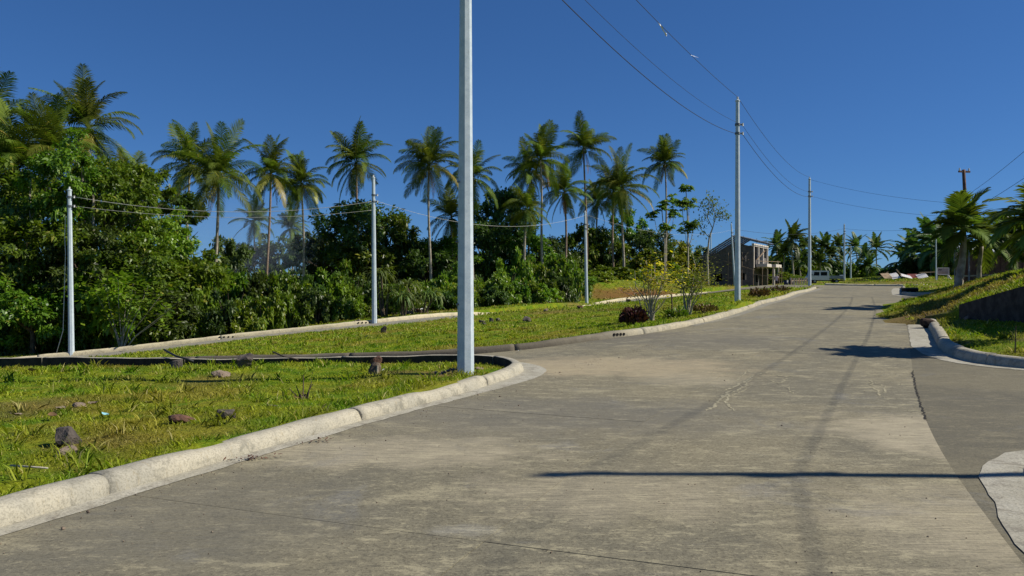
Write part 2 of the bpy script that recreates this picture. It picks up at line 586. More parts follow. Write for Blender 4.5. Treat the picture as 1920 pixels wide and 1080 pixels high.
centre = resample(smooth([(-9.5, -20), (-5.2, -9), (-2.2, -1), (-.17, 4.78), (2.45, 11), (8.9, 24), (15.3, 37), (28.6, 63.5)], 14), .25)
cs = np.concatenate([[0], np.cumsum(np.linalg.norm(np.diff(centre, axis=0), axis=1))])
ct = np.gradient(centre, axis=0); ct /= np.linalg.norm(ct, axis=1)[:, None]
HW = 3.0
CLEN = cs[-1]


def road_pt(u, v):
    """u along, v across (positive = right)"""
    x = np.interp(u, cs, centre[:, 0]); y = np.interp(u, cs, centre[:, 1])
    tx = np.interp(u, cs, ct[:, 0]); ty = np.interp(u, cs, ct[:, 1])
    return x + ty * v, y - tx * v


left_edge = offset(centre, HW)
right_edge = offset(centre, -HW)
U = lambda y, e: int(np.argmin(abs(e[:, 1] - y)))       # index on an edge at a depth

# left side street outlines
near_kerb = resample(np.vstack([left_edge[:U(11.2, left_edge)],
                                smooth([tuple(left_edge[U(11.2, left_edge)]), (-.33, 12.3), (.10, 13.5), (.20, 14.5), (-.22, 15.4), (-1.1, 15.85), (-2.6, 16.1), (-6, 16.55), (-11.3, 17.2), (-20, 18.6), (-34, 21)], 10)]), .3)
iF = U(26.5, left_edge)
far_corner = resample(smooth([(-34, 26.5), (-20, 23.2), (-12, 21.4), (-6, 20.35), (-1.9, 19.85), (.2, 20.05), (2.0, 20.95), (4.0, 22.6), (5.5, 24.4), tuple(left_edge[iF])], 10), .3)
left_far = np.vstack([far_corner[:-1], left_edge[iF:U(61.5, left_edge)]])
side_left_poly = np.vstack([near_kerb[U(11.2, left_edge):] if False else near_kerb[int(np.argmin(abs(near_kerb[:, 1] - 11.2))):], far_corner, centre[(centre[:, 1] > 11) & (centre[:, 1] < 26)][::-1][::6]])
# right side street
iN = U(5.6, right_edge)
re_out = offset(centre, -HW - .55)
right_near = resample(np.vstack([re_out[:iN], smooth([tuple(re_out[iN]), (4.35, 6.45), (4.9, 7.0), (5.6, 7.05), (6.6, 6.6), (9.5, 5.1), (20, 0)], 8)]), .3)
iR1 = U(24.6, right_edge)
right_kerb = resample(smooth([(24, 6.8), (13.2, 12.2), (10.8, 13.35), (9.75, 13.95), (9.2, 14.7), (9.1, 15.7), (9.6, 17.3), (10.4, 19.0), (11.65, 21.5), tuple(re_out[iR1])], 10), .3)
i0, i1 = int(np.argmin(abs(right_near[:, 1] - right_edge[iN][1]) + abs(right_near[:, 0] - re_out[iN][0]))), 0
side_right_poly = np.vstack([right_near, right_kerb, centre[centre[:, 1] < 25][::-1][::6]])
# second right street and its corner
iR2 = U(47.2, right_edge)
right_kerb2 = resample(smooth([(36, 40.2), (28, 43.9), (25.0, 45.2), (23.9, 45.9), (23.75, 46.5), tuple(right_edge[iR2])], 8), .3)
right_kerb2 = np.vstack([right_kerb2, right_edge[iR2 + 1:U(59.5, right_edge)]])
side_right2_poly = np.vstack([right_edge[U(39.5, right_edge):iR2], right_kerb2[:20][::-1][:0], smooth([tuple(right_edge[iR2]), (23.75, 46.5), (23.9, 45.9), (25, 45.2), (28, 43.9), (36, 40.2)], 6), np.array([(33, 34.5)])])
# the road across the far end
tc = road_pt(CLEN + 0.0, 0)
tdir = np.array([ct[-1][1], -ct[-1][0]]); tn = ct[-1]
T0 = np.array(centre[-1])
end_poly = np.array([T0 + tdir * -14 + tn * 3.2, T0 + tdir * 22 + tn * 3.2, T0 + tdir * 22 - tn * 2.6, T0 + tdir * 3.0 - tn * 2.6, T0 + tdir * 3.0 + tn * .0, T0 - tdir * 3.0 + tn * 0, T0 - tdir * 3.0 - tn * 2.0, T0 - tdir * 14 - tn * 2.0])
# lower road with the line of poles
low_far = resample(smooth([(-60, 30), (-40, 36), (-23.5, 42), P(450, 632, 45)[:2], P(700, 606, 48)[:2], P(850, 592, 53)[:2], (1.65, 60), P(1145, 567, 70)[:2], P(1260, 556, 80)[:2], P(1380, 545, 92)[:2], (36, 106)], 10), .5)
low_near = offset(low_far, -4.6)
low_poly = np.vstack([low_far, low_near[::-1]])
main_poly = np.vstack([left_edge, right_edge[::-1]])


def inside(poly, x, y):
    x = np.asarray(x, float); y = np.asarray(y, float)
    r = np.zeros(len(x), bool)
    px, py = poly[:, 0], poly[:, 1]
    j = len(poly) - 1
    for i in range(len(poly)):
        if py[i] != py[j]:
            c = ((py[i] > y) != (py[j] > y)) & (x < (px[j] - px[i]) * (y - py[i]) / (py[j] - py[i]) + px[i])
            r ^= c
        j = i
    return r


def dist_to(line, x, y):
    x = np.asarray(x, float); y = np.asarray(y, float)
    best = np.full(len(x), 1e9)
    for a, b in zip(line[:-1], line[1:]):
        d = b - a; L2 = d @ d + 1e-12
        t = np.clip(((x - a[0]) * d[0] + (y - a[1]) * d[1]) / L2, 0, 1)
        best = np.minimum(best, np.hypot(x - a[0] - t * d[0], y - a[1] - t * d[1]))
    return best


# lawn heights
LP = [P(875, 697, 13), P(940, 700, 14.1), P(0, 691, 16.3), P(200, 689, 16.0), P(400, 686, 15.8), P(600, 684, 15.5), P(800, 683, 15.2), P(0, 800, 8.6), P(200, 760, 10.3), P(600, 740, 11.4), (-20, 15, -.45), (-10, 5, -.02), (-12, 9, -.08), (-12, 0, -.02),
      P(700, 655, 21.8), P(300, 666, 23), P(720, 622, 31), P(1000, 600, 38), P(1000, 583, 47), P(1100, 578, 50), P(1000, 640, 23.5), P(1200, 600, 31), P(150, 692, 30), P(300, 658, 37), P(500, 634, 37), P(850, 606, 40), P(1200, 568, 55), P(1300, 560, 60),
      P(132, 667, 42.2), P(700, 605, 48.3), P(1097, 570, 69), P(100, 657, 50), P(440, 640, 49), P(640, 603, 54), P(900, 577, 62), P(1100, 560, 77), P(1120, 532, 85), P(1200, 527, 91), P(1260, 534, 98), P(1145, 564, 71.5), P(1260, 553, 82), P(1050, 568, 64),
      P(1383, 563, 35), P(1518, 533, 66), P(1583, 525, 128), P(1560, 530, 125), P(1400, 541, 115), P(1330, 541, 112), P(1700, 524, 100), P(1765, 525, 85), (10.1, 17.5, .25), P(1900, 640, 16), P(1820, 590, 22), P(1910, 600, 19.5), (12, 4, .12), (11, 8.5, .1),
      P(1700, 560, 40), P(1750, 543, 50), (22, 40, 1.1), (28, 50, 1.6), P(1900, 520, 45), P(1640, 532, 75), P(1500, 536, 80), P(1570, 533, 90), P(1450, 538, 100)]


def kerb_pts(line, side, off, dz, step):
    q = offset(line, side * off)[::step]
    z = RZ(q[:, 0], q[:, 1]) + dz
    return [tuple(k) for k in np.column_stack([q, z])]


nk_a = near_kerb[(near_kerb[:, 1] < 12.6)]
nk_a = nk_a[nk_a[:, 1] > -6]
LP += kerb_pts(nk_a, 1, .3, .125, 8)
LP += kerb_pts(far_corner[(far_corner[:, 0] > -16)], 1, .3, .11, 8)
LP += kerb_pts(left_edge[iF:U(61.5, left_edge)], 1, .3, .12, 22)
LP += kerb_pts(right_kerb[right_kerb[:, 0] < 14], -1, .3, .13, 8)
LP += kerb_pts(right_near[right_near[:, 1] > -4], -1, .3, .12, 8)
LP += kerb_pts(right_kerb2, -1, .3, .12, 22)
LZ = TPS(LP + FAR, .05)


def lz(x, y): return float(LZ(x, y)[0])


POLYS = [main_poly, side_left_poly, side_right_poly, side_right2_poly, end_poly, low_poly]
KERBS = [(near_kerb, 1), (left_far, 1), (right_near, -1), (right_kerb, -1), (right_kerb2, -1), (low_far, 1)]


def build_ground():
    pts = []
    r = 1.2
    while r < 950:
        dr = .30 + .028 * r
        angs = np.concatenate([np.arange(-72, 72.01, 1.35), np.arange(80, 281, 10)])
        a = np.radians(angs + RNG.uniform(-.4, .4, len(angs)))
        rr = r + RNG.uniform(-.15, .15, len(angs)) * dr
        pts.append(np.stack([np.sin(a) * rr, np.cos(a) * rr], 1))
        r += dr
    g = np.vstack(pts)
    dmin = np.full(len(g), 1e9)
    near = np.hypot(g[:, 0], g[:, 1]) < 140
    for pl in POLYS:
        c = np.vstack([pl, pl[:1]])
        dmin[near] = np.minimum(dmin[near], dist_to(c[::2] if len(c) > 60 else c, g[near, 0], g[near, 1]))
    g = g[dmin > .32]
    verts = [tuple(p) for p in g]
    edges = []
    for ln, sd in KERBS:
        for q, closed in ((resample(ln, .45), False), (resample(offset(ln, sd * .14), .45), False)):
            b = len(verts)
            verts += [tuple(p) for p in q]
            edges += [(b + i, b + i + 1) for i in range(len(q) - 1)]
    for pl in POLYS[3:]:
        b = len(verts); n = len(pl)
        q = resample(np.vstack([pl, pl[:1]]), .8)[:-1]; n = len(q)
        verts += [tuple(p) for p in q]
        edges += [(b + i, b + (i + 1) % n) for i in range(n)]
    res = delaunay_2d_cdt([Vector(v) for v in verts], edges, [], 0, 1e-4)
    V2 = np.array([tuple(v) for v in res[0]])
    F = np.array([f for f in res[2] if len(f) == 3])
    x, y = V2[:, 0], V2[:, 1]
    zr = RZ(x, y); zl = LZ(x, y)
    road = np.zeros(len(x), bool)
    edge = np.zeros(len(x), bool)
    nr = np.hypot(x, y) < 140
    for pl in POLYS:
        rin = np.zeros(len(x), bool); rin[nr] = inside(pl, x[nr], y[nr])
        road |= rin
    for pl in POLYS:
        c = np.vstack([pl, pl[:1]])
        e = np.zeros(len(x), bool); e[nr] = dist_to(c, x[nr], y[nr]) < .05
        edge |= e
    z = np.where(road | edge, zr - .035, zl)
    # small bumps on the lawn
    bumpz = .025 * np.sin(x * 1.9 + 1.3 * np.sin(y * .8)) * np.sin(y * 1.6 + x * .5) + .02 * np.sin(x * 4.1 + y * 2.2) * np.cos(y * 3.7 - x)
    z = z + np.where(road | edge, 0, bumpz)
    cx = x[F].mean(1); cy = y[F].mean(1)
    me = quick_mesh('ground', np.stack([x, y, z], 1), F, True)
    o = link('ground', me, M['ground'])
    tag(o, 'rough grass verge and lots sloping away beside the concrete roads', kind='structure')
    # sheets of the side roads
    for name, pl, mat, dz, lab in (('side_road', side_left_poly, M['road'], -.003, 'concrete side street dropping away to the left behind the nearest pole'),
                              ('side_road', side_right_poly, M['road_side'], -.003, 'dark rough concrete side street opening to the right'),
                              ('side_road', side_right2_poly, M['road_side'], -.003, 'small grey side street beyond the grassy mound'),
                              ('side_road', end_poly, M['road'], -.003, 'concrete cross road at the far end of the main road'),
                              ('lower_road', low_poly, M['kerb_old'], .0, 'lower concrete road running below the forest edge')):
        sel = inside(pl, cx, cy) & (np.hypot(cx, cy) < 140)
        f = F[sel]
        idx, inv = np.unique(f, return_inverse=True)
        v = np.stack([x[idx], y[idx], zr[idx] + dz], 1)
        so = link(name, quick_mesh(name, v, inv.reshape(-1, 3), True), mat)
        tag(so, lab, kind='structure')
    return o


build_ground()


# ------------------------------------------------------------------ the main road: slabs with open joints
def build_main_road():
    root = empty('main_road')
    tag(root, 'wide concrete road of cast slabs climbing away to the right', kind='structure')
    L = 4.6
    # a joint passes through u where the centre is near y=4.9
    uj = cs[int(np.argmin(abs(centre[:, 1] - 4.75)))]
    u0 = uj - 5 * L
    k = 0
    while u0 + k * L < CLEN + 3.0:
        ua, ub = max(0, u0 + k * L), min(CLEN + .0, u0 + (k + 1) * L)
        k += 1
        if ub - ua < .4: continue
        for side in (-1, 1):
            nu, nv = 12, 8
            g = .0035
            us = np.linspace(ua + g, ub - g, nu)
            vs = np.linspace(g, HW - .0, nv) * side
            uu, vv = np.meshgrid(us, vs, indexing='ij')
            x, y = road_pt(uu.ravel(), vv.ravel())
            z = RZ(x, y) + (.001 * math.sin(k * 2.1 + side))
            top = np.stack([x, y, z], 1)
            F = []
            for i in range(nu - 1):
                for j in range(nv - 1):
                    q = (i * nv + j, i * nv + j + 1, (i + 1) * nv + j + 1, (i + 1) * nv + j)
                    F.append(q if side < 0 else q[::-1])
            # skirts
            ring = [i * nv for i in range(nu)] + [(nu - 1) * nv + j for j in range(1, nv)] + [i * nv + nv - 1 for i in range(nu - 2, -1, -1)] + [j for j in range(nv - 2, 0, -1)]
            low = top[ring] - np.array([0, 0, .03])
            b = len(top)
            for i in range(len(ring)):
                j = (i + 1) % len(ring)
                q = (ring[i], ring[j], b + j, b + i)
                F.append(q if side < 0 else q[::-1])
            me = quick_mesh('slab', np.vstack([top, low]), F, False)
            link('slab', me, M['road'], root)
    return root


MAIN = build_main_road()


def ribbon(name, pts, w, mat, parent, z=.004, jitter=0.0):
    """flat strip following the road surface"""
    pts = resample(np.array(pts, float), .06 if jitter else .3)
    if jitter:
        pts = pts + RNG.normal(0, jitter, pts.shape)
    t = np.gradient(pts, axis=0); t /= np.linalg.norm(t, axis=1)[:, None] + 1e-9
    n = np.stack([-t[:, 1], t[:, 0]], 1)
    ww = w * (1 + (RNG.uniform(-.6, .6, len(pts)) if jitter else 0))
    ww = ww * np.minimum(1, np.minimum(np.arange(len(pts)), np.arange(len(pts))[::-1]) / 3 + .15) if jitter else np.full(len(pts), w)
    a = pts + n * ww[:, None] / 2; b = pts - n * ww[:, None] / 2
    q = np.vstack([a, b]); zz = RZ(q[:, 0], q[:, 1]) + z
    m = len(pts)
    F = [(m + i, m + i + 1, i + 1, i) for i in range(m - 1)]
    return link(name, quick_mesh(name, np.column_stack([q, zz]), F), mat, parent)


M['crack_pale'] = simple('crack_filled_pale', (.38, .345, .23), (.24, .22, .15), 14, .9)
M['crack_dark'] = simple('crack_dark', (.03, .027, .022), rough=1)


def g2(px, py, z=0.0):
    d = (EYE - z) * FPX / (py - 540)
    return ((px - 960) / FPX * d, d)


for line, w, jit in (([(1325, 765), (1350, 745), (1370, 725), (1400, 712), (1412, 703)], .07, .015), ([(1375, 765), (1362, 748), (1366, 735), (1395, 722), (1410, 708)], .05, .012), ([(1360, 742), (1400, 727), (1380, 716)], .035, .012),
                  ([(1412, 703), (1440, 700), (1470, 706), (1500, 703)], .05, .02), ([(1440, 712), (1462, 716), (1475, 708)], .06, .02), ([(1632, 712), (1640, 725), (1650, 735), (1655, 742)], .05, .02), ([(1640, 716), (1656, 722), (1662, 735)], .04, .02),
                  ([(1380, 712), (1395, 702), (1410, 694)], .04, .015), ([(1478, 722), (1488, 735)], .05, .015)):
    ribbon('pale_crack', [g2(px, py, .03) for px, py in line], w * .6, M['crack_pale'], MAIN, .004, jit * 1.3)
ce = right_edge[(right_edge[:, 1] > 9.0) & (right_edge[:, 1] < 14.2)]
ribbon('dark_crack', ce, .022, M['crack_dark'], MAIN, .006, .010)


# ------------------------------------------------------------------ kerbs and gutters
def sweep_kerb(pts2, side, prof, zoff=0.0, wob=.008, seed=0):
    rg = np.random.default_rng(seed)
    t = np.gradient(pts2, axis=0); t /= np.linalg.norm(t, axis=1)[:, None] + 1e-9
    n = np.stack([-t[:, 1], t[:, 0]], 1) * side
    z0 = RZ(pts2[:, 0], pts2[:, 1]) + zoff
    ph = rg.uniform(0, 6, 6)
    s = np.concatenate([[0], np.cumsum(np.linalg.norm(np.diff(pts2, axis=0), axis=1))])
    wobz = wob * (np.sin(s * 1.1 + ph[0]) + .7 * np.sin(s * 2.9 + ph[1]) + .5 * np.sin(s * 6.1 + ph[4]))
    wobn = wob * (np.sin(s * 1.4 + ph[2]) + .7 * np.sin(s * 3.3 + ph[3]) + .5 * np.sin(s * 7.3 + ph[5]))
    V = []
    for (off, h) in prof:
        f = 1 if h > .05 else 0
        V.append(np.column_stack([pts2 + n * (off + wobn * f)[:, None], z0 + h + wobz * f]))
    V = np.stack(V, 1)          # (len, prof, 3)
    m, k = V.shape[:2]
    F = []
    for i in range(m - 1):
        for j in range(k - 1):
            q = (i * k + j, i * k + j + 1, (i + 1) * k + j + 1, (i + 1) * k + j)
            F.append(q if side < 0 else q[::-1])
    e0 = tuple(range(k)); e1 = tuple((m - 1) * k + j for j in range(k))
    F.append(e0 if side > 0 else e0[::-1]); F.append(e1[::-1] if side > 0 else e1)
    return V.reshape(-1, 3), F


M['kerb_back'] = simple('kerb_back_shade', (.045, .040, .032), (.022, .020, .017), 5, .95, bstr=.4)  # shade of the kerb's back face painted in as near-black concrete
PROF = [(-.005, -.05), (0, .02), (.012, .09), (.04, .135), (.085, .162), (.14, .170), (.20, .168), (.246, .164), (.252, .158), (.254, -.45)]


def build_kerb(name, label, line, side, mat, seg=3.0, zoff=0.0, scale=1.0, back=False, wide=1.0):
    root = empty(name)
    tag(root, label, kind='structure')
    pts = resample(line, .15)
    n = max(1, int(round(len(pts) * .15 / seg)))
    cut = np.linspace(0, len(pts) - 1, n + 1).astype(int)
    for i in range(n):
        p = pts[cut[i]:cut[i + 1] + 1].copy()
        if len(p) < 3: continue
        # a narrow open joint between castings
        d0 = p[1] - p[0]; p[0] += d0 / np.linalg.norm(d0) * .003
        d1 = p[-2] - p[-1]; p[-1] += d1 / np.linalg.norm(d1) * .003
        V, F = sweep_kerb(p, side, [(a * wide, b * scale if b > 0 else b) for a, b in PROF], zoff + RNG.normal(0, .004), seed=i + int(abs(line[0][0] * 10)))
        me = quick_mesh('kerb_segment', V, F, True)
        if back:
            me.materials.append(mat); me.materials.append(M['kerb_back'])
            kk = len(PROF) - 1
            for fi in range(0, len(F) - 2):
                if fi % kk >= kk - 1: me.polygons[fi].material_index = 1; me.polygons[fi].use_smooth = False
        me.polygons[len(F) - 1].use_smooth = False; me.polygons[len(F) - 2].use_smooth = False
        link('kerb_segment', me, mat, root)
    return root


def build_gutter(label, line, side, w, mat, ragged=.04):
    pts = resample(line, .2)
    t = np.gradient(pts, axis=0); t /= np.linalg.norm(t, axis=1)[:, None] + 1e-9
    n = np.stack([-t[:, 1], t[:, 0]], 1) * side
    ww = np.interp(np.linspace(0, 1, len(pts)), np.linspace(0, 1, len(w)), w) * (1 + 0 * pts[:, 0])
    ww = ww + ragged * .45 * (np.sin(np.arange(len(pts)) * .9 + 1) + .7 * np.sin(np.arange(len(pts)) * 2.3)) * .6 + RNG.normal(0, .006, len(pts))
    rows = []
    for f in (-.02, .5, 1.0):
        q = pts - n * (ww * f if f > 0 else np.full(len(pts), f))[:, None]
        zz = RZ(q[:, 0], q[:, 1]) + (.009 if f < 1 else .004)
        rows.append(np.column_stack([q, zz]))
    m = len(pts)
    V = np.vstack(rows); F = []
    for r in range(2):
        for i in range(m - 1):
            q = (r * m + i, r * m + i + 1, (r + 1) * m + i + 1, (r + 1) * m + i)
            F.append(q if side < 0 else q[::-1])
    o = link('gutter', quick_mesh('gutter', V, F, True), mat)
    tag(o, label, kind='structure')
    return o


iN2 = int(np.argmin(np.hypot(near_kerb[:, 0] - .2, near_kerb[:, 1] - 14.5)))
nk_vis = near_kerb[near_kerb[:, 1] > -4]
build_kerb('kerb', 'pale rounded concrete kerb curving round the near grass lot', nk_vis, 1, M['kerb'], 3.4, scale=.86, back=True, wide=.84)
M['kerb_dirt_shade'] = mat_kerb('kerb_dirt_and_shade', (.46, .415, .30), (.36, .335, .26), (.22, .205, .155), .6, [((-1.5, 20.4), 3.4, (.085, .072, .055), .9, (.7, 1, 0)), ((-9, 21), 5, (.085, .072, .055), .9, (1, 1, 0))])  # dark spots paint both dirt and the shade on the corner face
build_kerb('kerb', 'weathered concrete kerb along the far side of the left street and the road', left_far[left_far[:, 0] > -30], 1, M['kerb_dirt_shade'], 4.4, scale=.92)
build_kerb('kerb', 'bluish shaded concrete kerb curving round the right hand lawn', right_kerb, -1, M['kerb'], 3.4, scale=1.25)
build_kerb('kerb', 'concrete kerb at the near right corner outside the picture', right_near[right_near[:, 1] > -6], -1, M['kerb'], 3.2)
build_kerb('kerb', 'short kerb at the corner of the second right street', right_kerb2, -1, M['kerb'], 3.2, scale=1.2)
build_kerb('kerb', 'pale yellowish kerb along the lower road below the forest', low_far, 1, M['kerb_yellow'], 9.0, scale=1.35)
fk = np.array([T0 - tdir * 3.0 + tn * 3.2, T0 + tdir * 5 + tn * 3.2])
build_kerb('kerb', 'thin pale kerb across the far end of the road', fk, 1, M['kerb_yellow'], 4.0)

a = near_kerb[(near_kerb[:, 1] > -4)]
a = a[:int(np.argmin(np.hypot(a[:, 0] + .22, a[:, 1] - 15.4)))]
wl = [.16] * 10 + [.17, .20, .33, .42, .40]
build_gutter('pale cement gutter strip along the near left kerb', a, 1, wl, M['gutter'], .03)
b_ = left_far[(left_far[:, 1] > 24.5) & (left_far[:, 0] > 5)]
build_gutter('pale gutter strip along the far left kerb', b_, 1, [.2, .35, .4, .4, .4, .45, .5, .5], M['kerb_old'], .05)
c_ = right_kerb[(right_kerb[:, 0] < 16)]
build_gutter('whitish gutter strip round the right hand lawn', c_, -1, [.16, .16, .18, .24, .45, .55, .55, .55, .5], M['gutter'], .04)
d_ = right_near[(right_near[:, 1] > -6)]
build_gutter('wide pale cement apron at the near right corner', d_, -1, [.5, .5, .5, .55, .35, .45, .55, .6, .4, .3], M['gutter'], .05)
e_ = right_kerb2[right_kerb2[:, 0] < 31]
build_gutter('pale gutter at the corner of the second right street', e_, -1, [.25, .3, .5, .6, .6, .5], M['gutter'], .05)


# drain holes in the kerbs
def drain_holes(line, side, at, n, gap, r, label, h=.06):
    i = int(np.argmin(np.hypot(line[:, 0] - at[0], line[:, 1] - at[1])))
    t = line[min(i + 2, len(line) - 1)] - line[max(i - 2, 0)]; t = t / np.linalg.norm(t)
    nr = np.array([-t[1], t[0]]) * side
    root = empty('kerb_drain', (line[i][0], line[i][1], rz(*line[i])))
    tag(root, label, 'drain')
    for k in range(n):
        c = t * gap * (k - (n - 1) / 2)
        mb = MB()
        mb.tube([(c[0] - nr[0] * .012, c[1] - nr[1] * .012, h), (c[0] + nr[0] * .03, c[1] + nr[1] * .03, h)], r, 12)
        mb.build('drain_hole', M['dark_hole'], root)


gp = g2(1220, 627, .30)
drain_holes(left_far, 1, gp, 4, .13, .036, 'row of four round drain holes in the left kerb', .08)
drain_holes(right_kerb, -1, (9.75, 13.95), 2, .15, .05, 'pair of round drain holes in the right kerb at the picture edge', .09)
drain_holes(low_far, 1, P(680, 613, 48)[:2], 4, .24, .05, 'row of drain holes in the lower road kerb left of the middle pole', .10)
drain_holes(low_far, 1, P(425, 637, 45)[:2], 4, .24, .05, 'row of drain holes in the lower road kerb above the black pipe', .10)


# ------------------------------------------------------------------ soil mound spilling onto the road, retaining wall
def fbm2(x, y):
    return (np.sin(x * 1.7 + 2 * np.sin(y * .9)) * np.cos(y * 1.9 + x) + .6 * np.sin(x * 4.3 + y * 3.1) * np.cos(y * 5.1 - x * 2.2) + .35 * np.sin(x * 9.1 - y * 7.3))


def build_mound():
    front = [P(1640, 601, 27.6), P(1670, 600, 26.6), P(1705, 600, 25.6), P(1735, 595, 24.6), P(1785, 587, 23.2), P(1818, 572, 22.2), P(1870, 556, 20.9), P(1925, 540, 19.6), P(2000, 522, 18.2)]
    ridge = [P(1700, 566, 34), P(1722, 560, 34.5), P(1750, 553, 35), P(1775, 546, 35), P(1800, 538, 35), P(1830, 528, 35), P(1875, 516, 34), P(1930, 505, 33), P(2000, 492, 30)]
    front = np.array(front); ridge = np.array(ridge)
    n = 70
    f = np.column_stack([np.interp(np.linspace(0, 8, n), np.arange(9), front[:, k]) for k in range(3)])
    r = np.column_stack([np.interp(np.linspace(0, 8, n), np.arange(9), ridge[:, k]) for k in range(3)])
    rows = [f + np.array([0, -.10, -.5])]
    m = 26
    for t in np.linspace(0, 1, m):
        q = f * (1 - t) + r * t
        prof = math.sin(t * math.pi) * .10
        amp = .07 * min(1, t * 5)
        q = q.copy(); q[:, 2] += prof + amp * fbm2(q[:, 0] * .9, q[:, 1] * .9)
        rows.append(q)
    for ext, dz in ((2.5, -.05), (6, -.35), (10, -.9)):
        q = r + np.array([ext * .45, ext, dz]); q[:, 2] += .04 * fbm2(q[:, 0], q[:, 1]); rows.append(q)
    V = np.stack(rows, 0)
    R_, C_ = V.shape[:2]
    F = np.array([(i * C_ + j, i * C_ + j + 1, (i + 1) * C_ + j + 1, (i + 1) * C_ + j) for i in range(R_ - 1) for j in range(C_ - 1)])
    o = link('soil_mound', quick_mesh('soil_mound', V.reshape(-1, 3), F, True), M['ground'])
    tag(o, 'grassy heap of soil spilling from the bank onto the right road edge', kind='structure')
    return V


MOUND = build_mound()


M['wall_stone'] = simple('dark_rubble_stone', (.060, .055, .050), (.026, .024, .022), 4, .95, bstr=.8)  # very dark stone tone for the wall body and its stones


def build_wall():
    a = P(1815, 590, 22.1); b_ = P(1925, 594, 19.45); c = P(2010, 600, 17.6)
    at = P(1815, 571, 22.1)[2]; bt = P(1925, 540, 19.45)[2]; ctp = P(2010, 521, 17.6)[2]
    root = empty('retaining_wall', a)
    tag(root, 'dark rubble stone retaining wall holding the right bank', 'wall')
    A = Vector(a)
    mb = MB()
    pts = [(Vector(a), at), (Vector(b_), bt), (Vector(c), ctp)]
    for (p, pt), (q, qt) in zip(pts[:-1], pts[1:]):
        d = (q - p).normalized(); n = Vector((-d.y, d.x, 0)).normalized() * .25
        if n.y < 0: n = -n
        vs = []
        for base, top in ((p, pt), (q, qt)):
            lo = Vector((base.x, base.y, base.z - .3)) - A; hi = Vector((base.x, base.y, top)) - A
            vs += [lo, hi, hi + n, lo + n]
        mb.add(vs, [(0, 4, 5, 1), (1, 5, 6, 2), (2, 6, 7, 3), (0, 1, 2, 3), (7, 6, 5, 4)])
    mb.build('wall_body', M['wall_stone'], root)
    # stones set into the face
    rg = random.Random(4)
    for (p, pt), (q, qt) in zip(pts[:-1], pts[1:]):
        d = q - p; L = d.length; dn = d.normalized()
        n = Vector((-dn.y, dn.x, 0)).normalized()
        if n.y > 0: n = -n
        s = .14
        while s < L - .1:
            t = s / L
            hh = (pt + (qt - pt) * t) - (p.z + (q.z - p.z) * t)
            z = .05
            while z < hh - .04:
                sz = min(rg.uniform(.13, .24), hh - z)
                mbs = MB(); rr = [rg.uniform(.8, 1.15) for _ in range(8)]
                w = rg.uniform(.13, .2)
                vs = []
                for k in range(7):
                    an = 2 * math.pi * k / 7
                    vs.append((dn * math.cos(an) * w * rr[k] * .62 + Vector((0, 0, 1)) * math.sin(an) * sz * .52 * rr[k]))
                inn = [v * 1.0 - n * .02 for v in vs]; out = [v * .72 + n * rg.uniform(.035, .07) for v in vs]
                k = 7
                fs = [(i, (i + 1) % k, k + (i + 1) % k, k + i) for i in range(k)] + [tuple(range(k, 2 * k))]
                c0 = p + d * t + Vector((0, 0, z + sz / 2 + (q.z - p.z) * 0)) - A
                mbs.add([v + c0 for v in inn + out], fs)
                mbs.build('stone', M['wall_stone'], root)
                z += sz
            s += rg.uniform(.22, .3)
    return root


build_wall()


# ------------------------------------------------------------------ utility poles and wires
def pole_mesh(h, r0, r1, n=8, rot=.2):
    me = MB().tube([(0, 0, -.4), (0, 0, h * .33), (0, 0, h * .66), (0, 0, h)], [r0 * 1.02, r0 + (r1 - r0) * .33, r0 + (r1 - r0) * .66, r1], n).mesh('shaft')
    me.transform(Matrix.Rotation(rot, 4, 'Z'))
    return me


def steel_pole(px, py, d, label, h=9.0, r0=.145, r1=.085, lean=(0, 0), hardware=True, rot=.2, sidex=1, racks=(1.05, 1.45)):
    x, y, z = P(px, py, d)
    root = empty('utility_pole', (x, y, z))
    root.rotation_euler = (lean[0], lean[1], 0)
    tag(root, label, 'utility pole', 'galvanised steel utility poles')
    link('shaft', pole_mesh(h, r0, r1, 8, rot), M['galv'], root)
    MB().tube([(0, 0, h - .01), (0, 0, h + .05), (0, 0, h + .10)], [r1 * 1.15, r1 * 1.15, r1 * .4], 10).build('cap', M['galv'], root)
    if hardware:
        MB().tube([(0, 0, h + .08), (0, 0, h + .2)], [.04, .05], 8).build('pin_insulator', M['porcelain'], root)
        for dz in racks:
            MB().tube([(0, 0, h - dz - .05), (0, 0, h - dz + .05)], [r1 * 1.35] * 2, 10).build('band', M['galv_dark'], root)
            MB().box((sidex * (r1 + .08), 0, h - dz), (.16, .05, .05)).build('bracket', M['galv_dark'], root)
            MB().tube([(sidex * (r1 + .14), 0, h - dz - .06), (sidex * (r1 + .14), 0, h - dz), (sidex * (r1 + .14), 0, h - dz + .06)], [.05, .035, .05], 10).build('spool_insulator', M['porcelain'], root)
    return Vector((x, y, z)), h


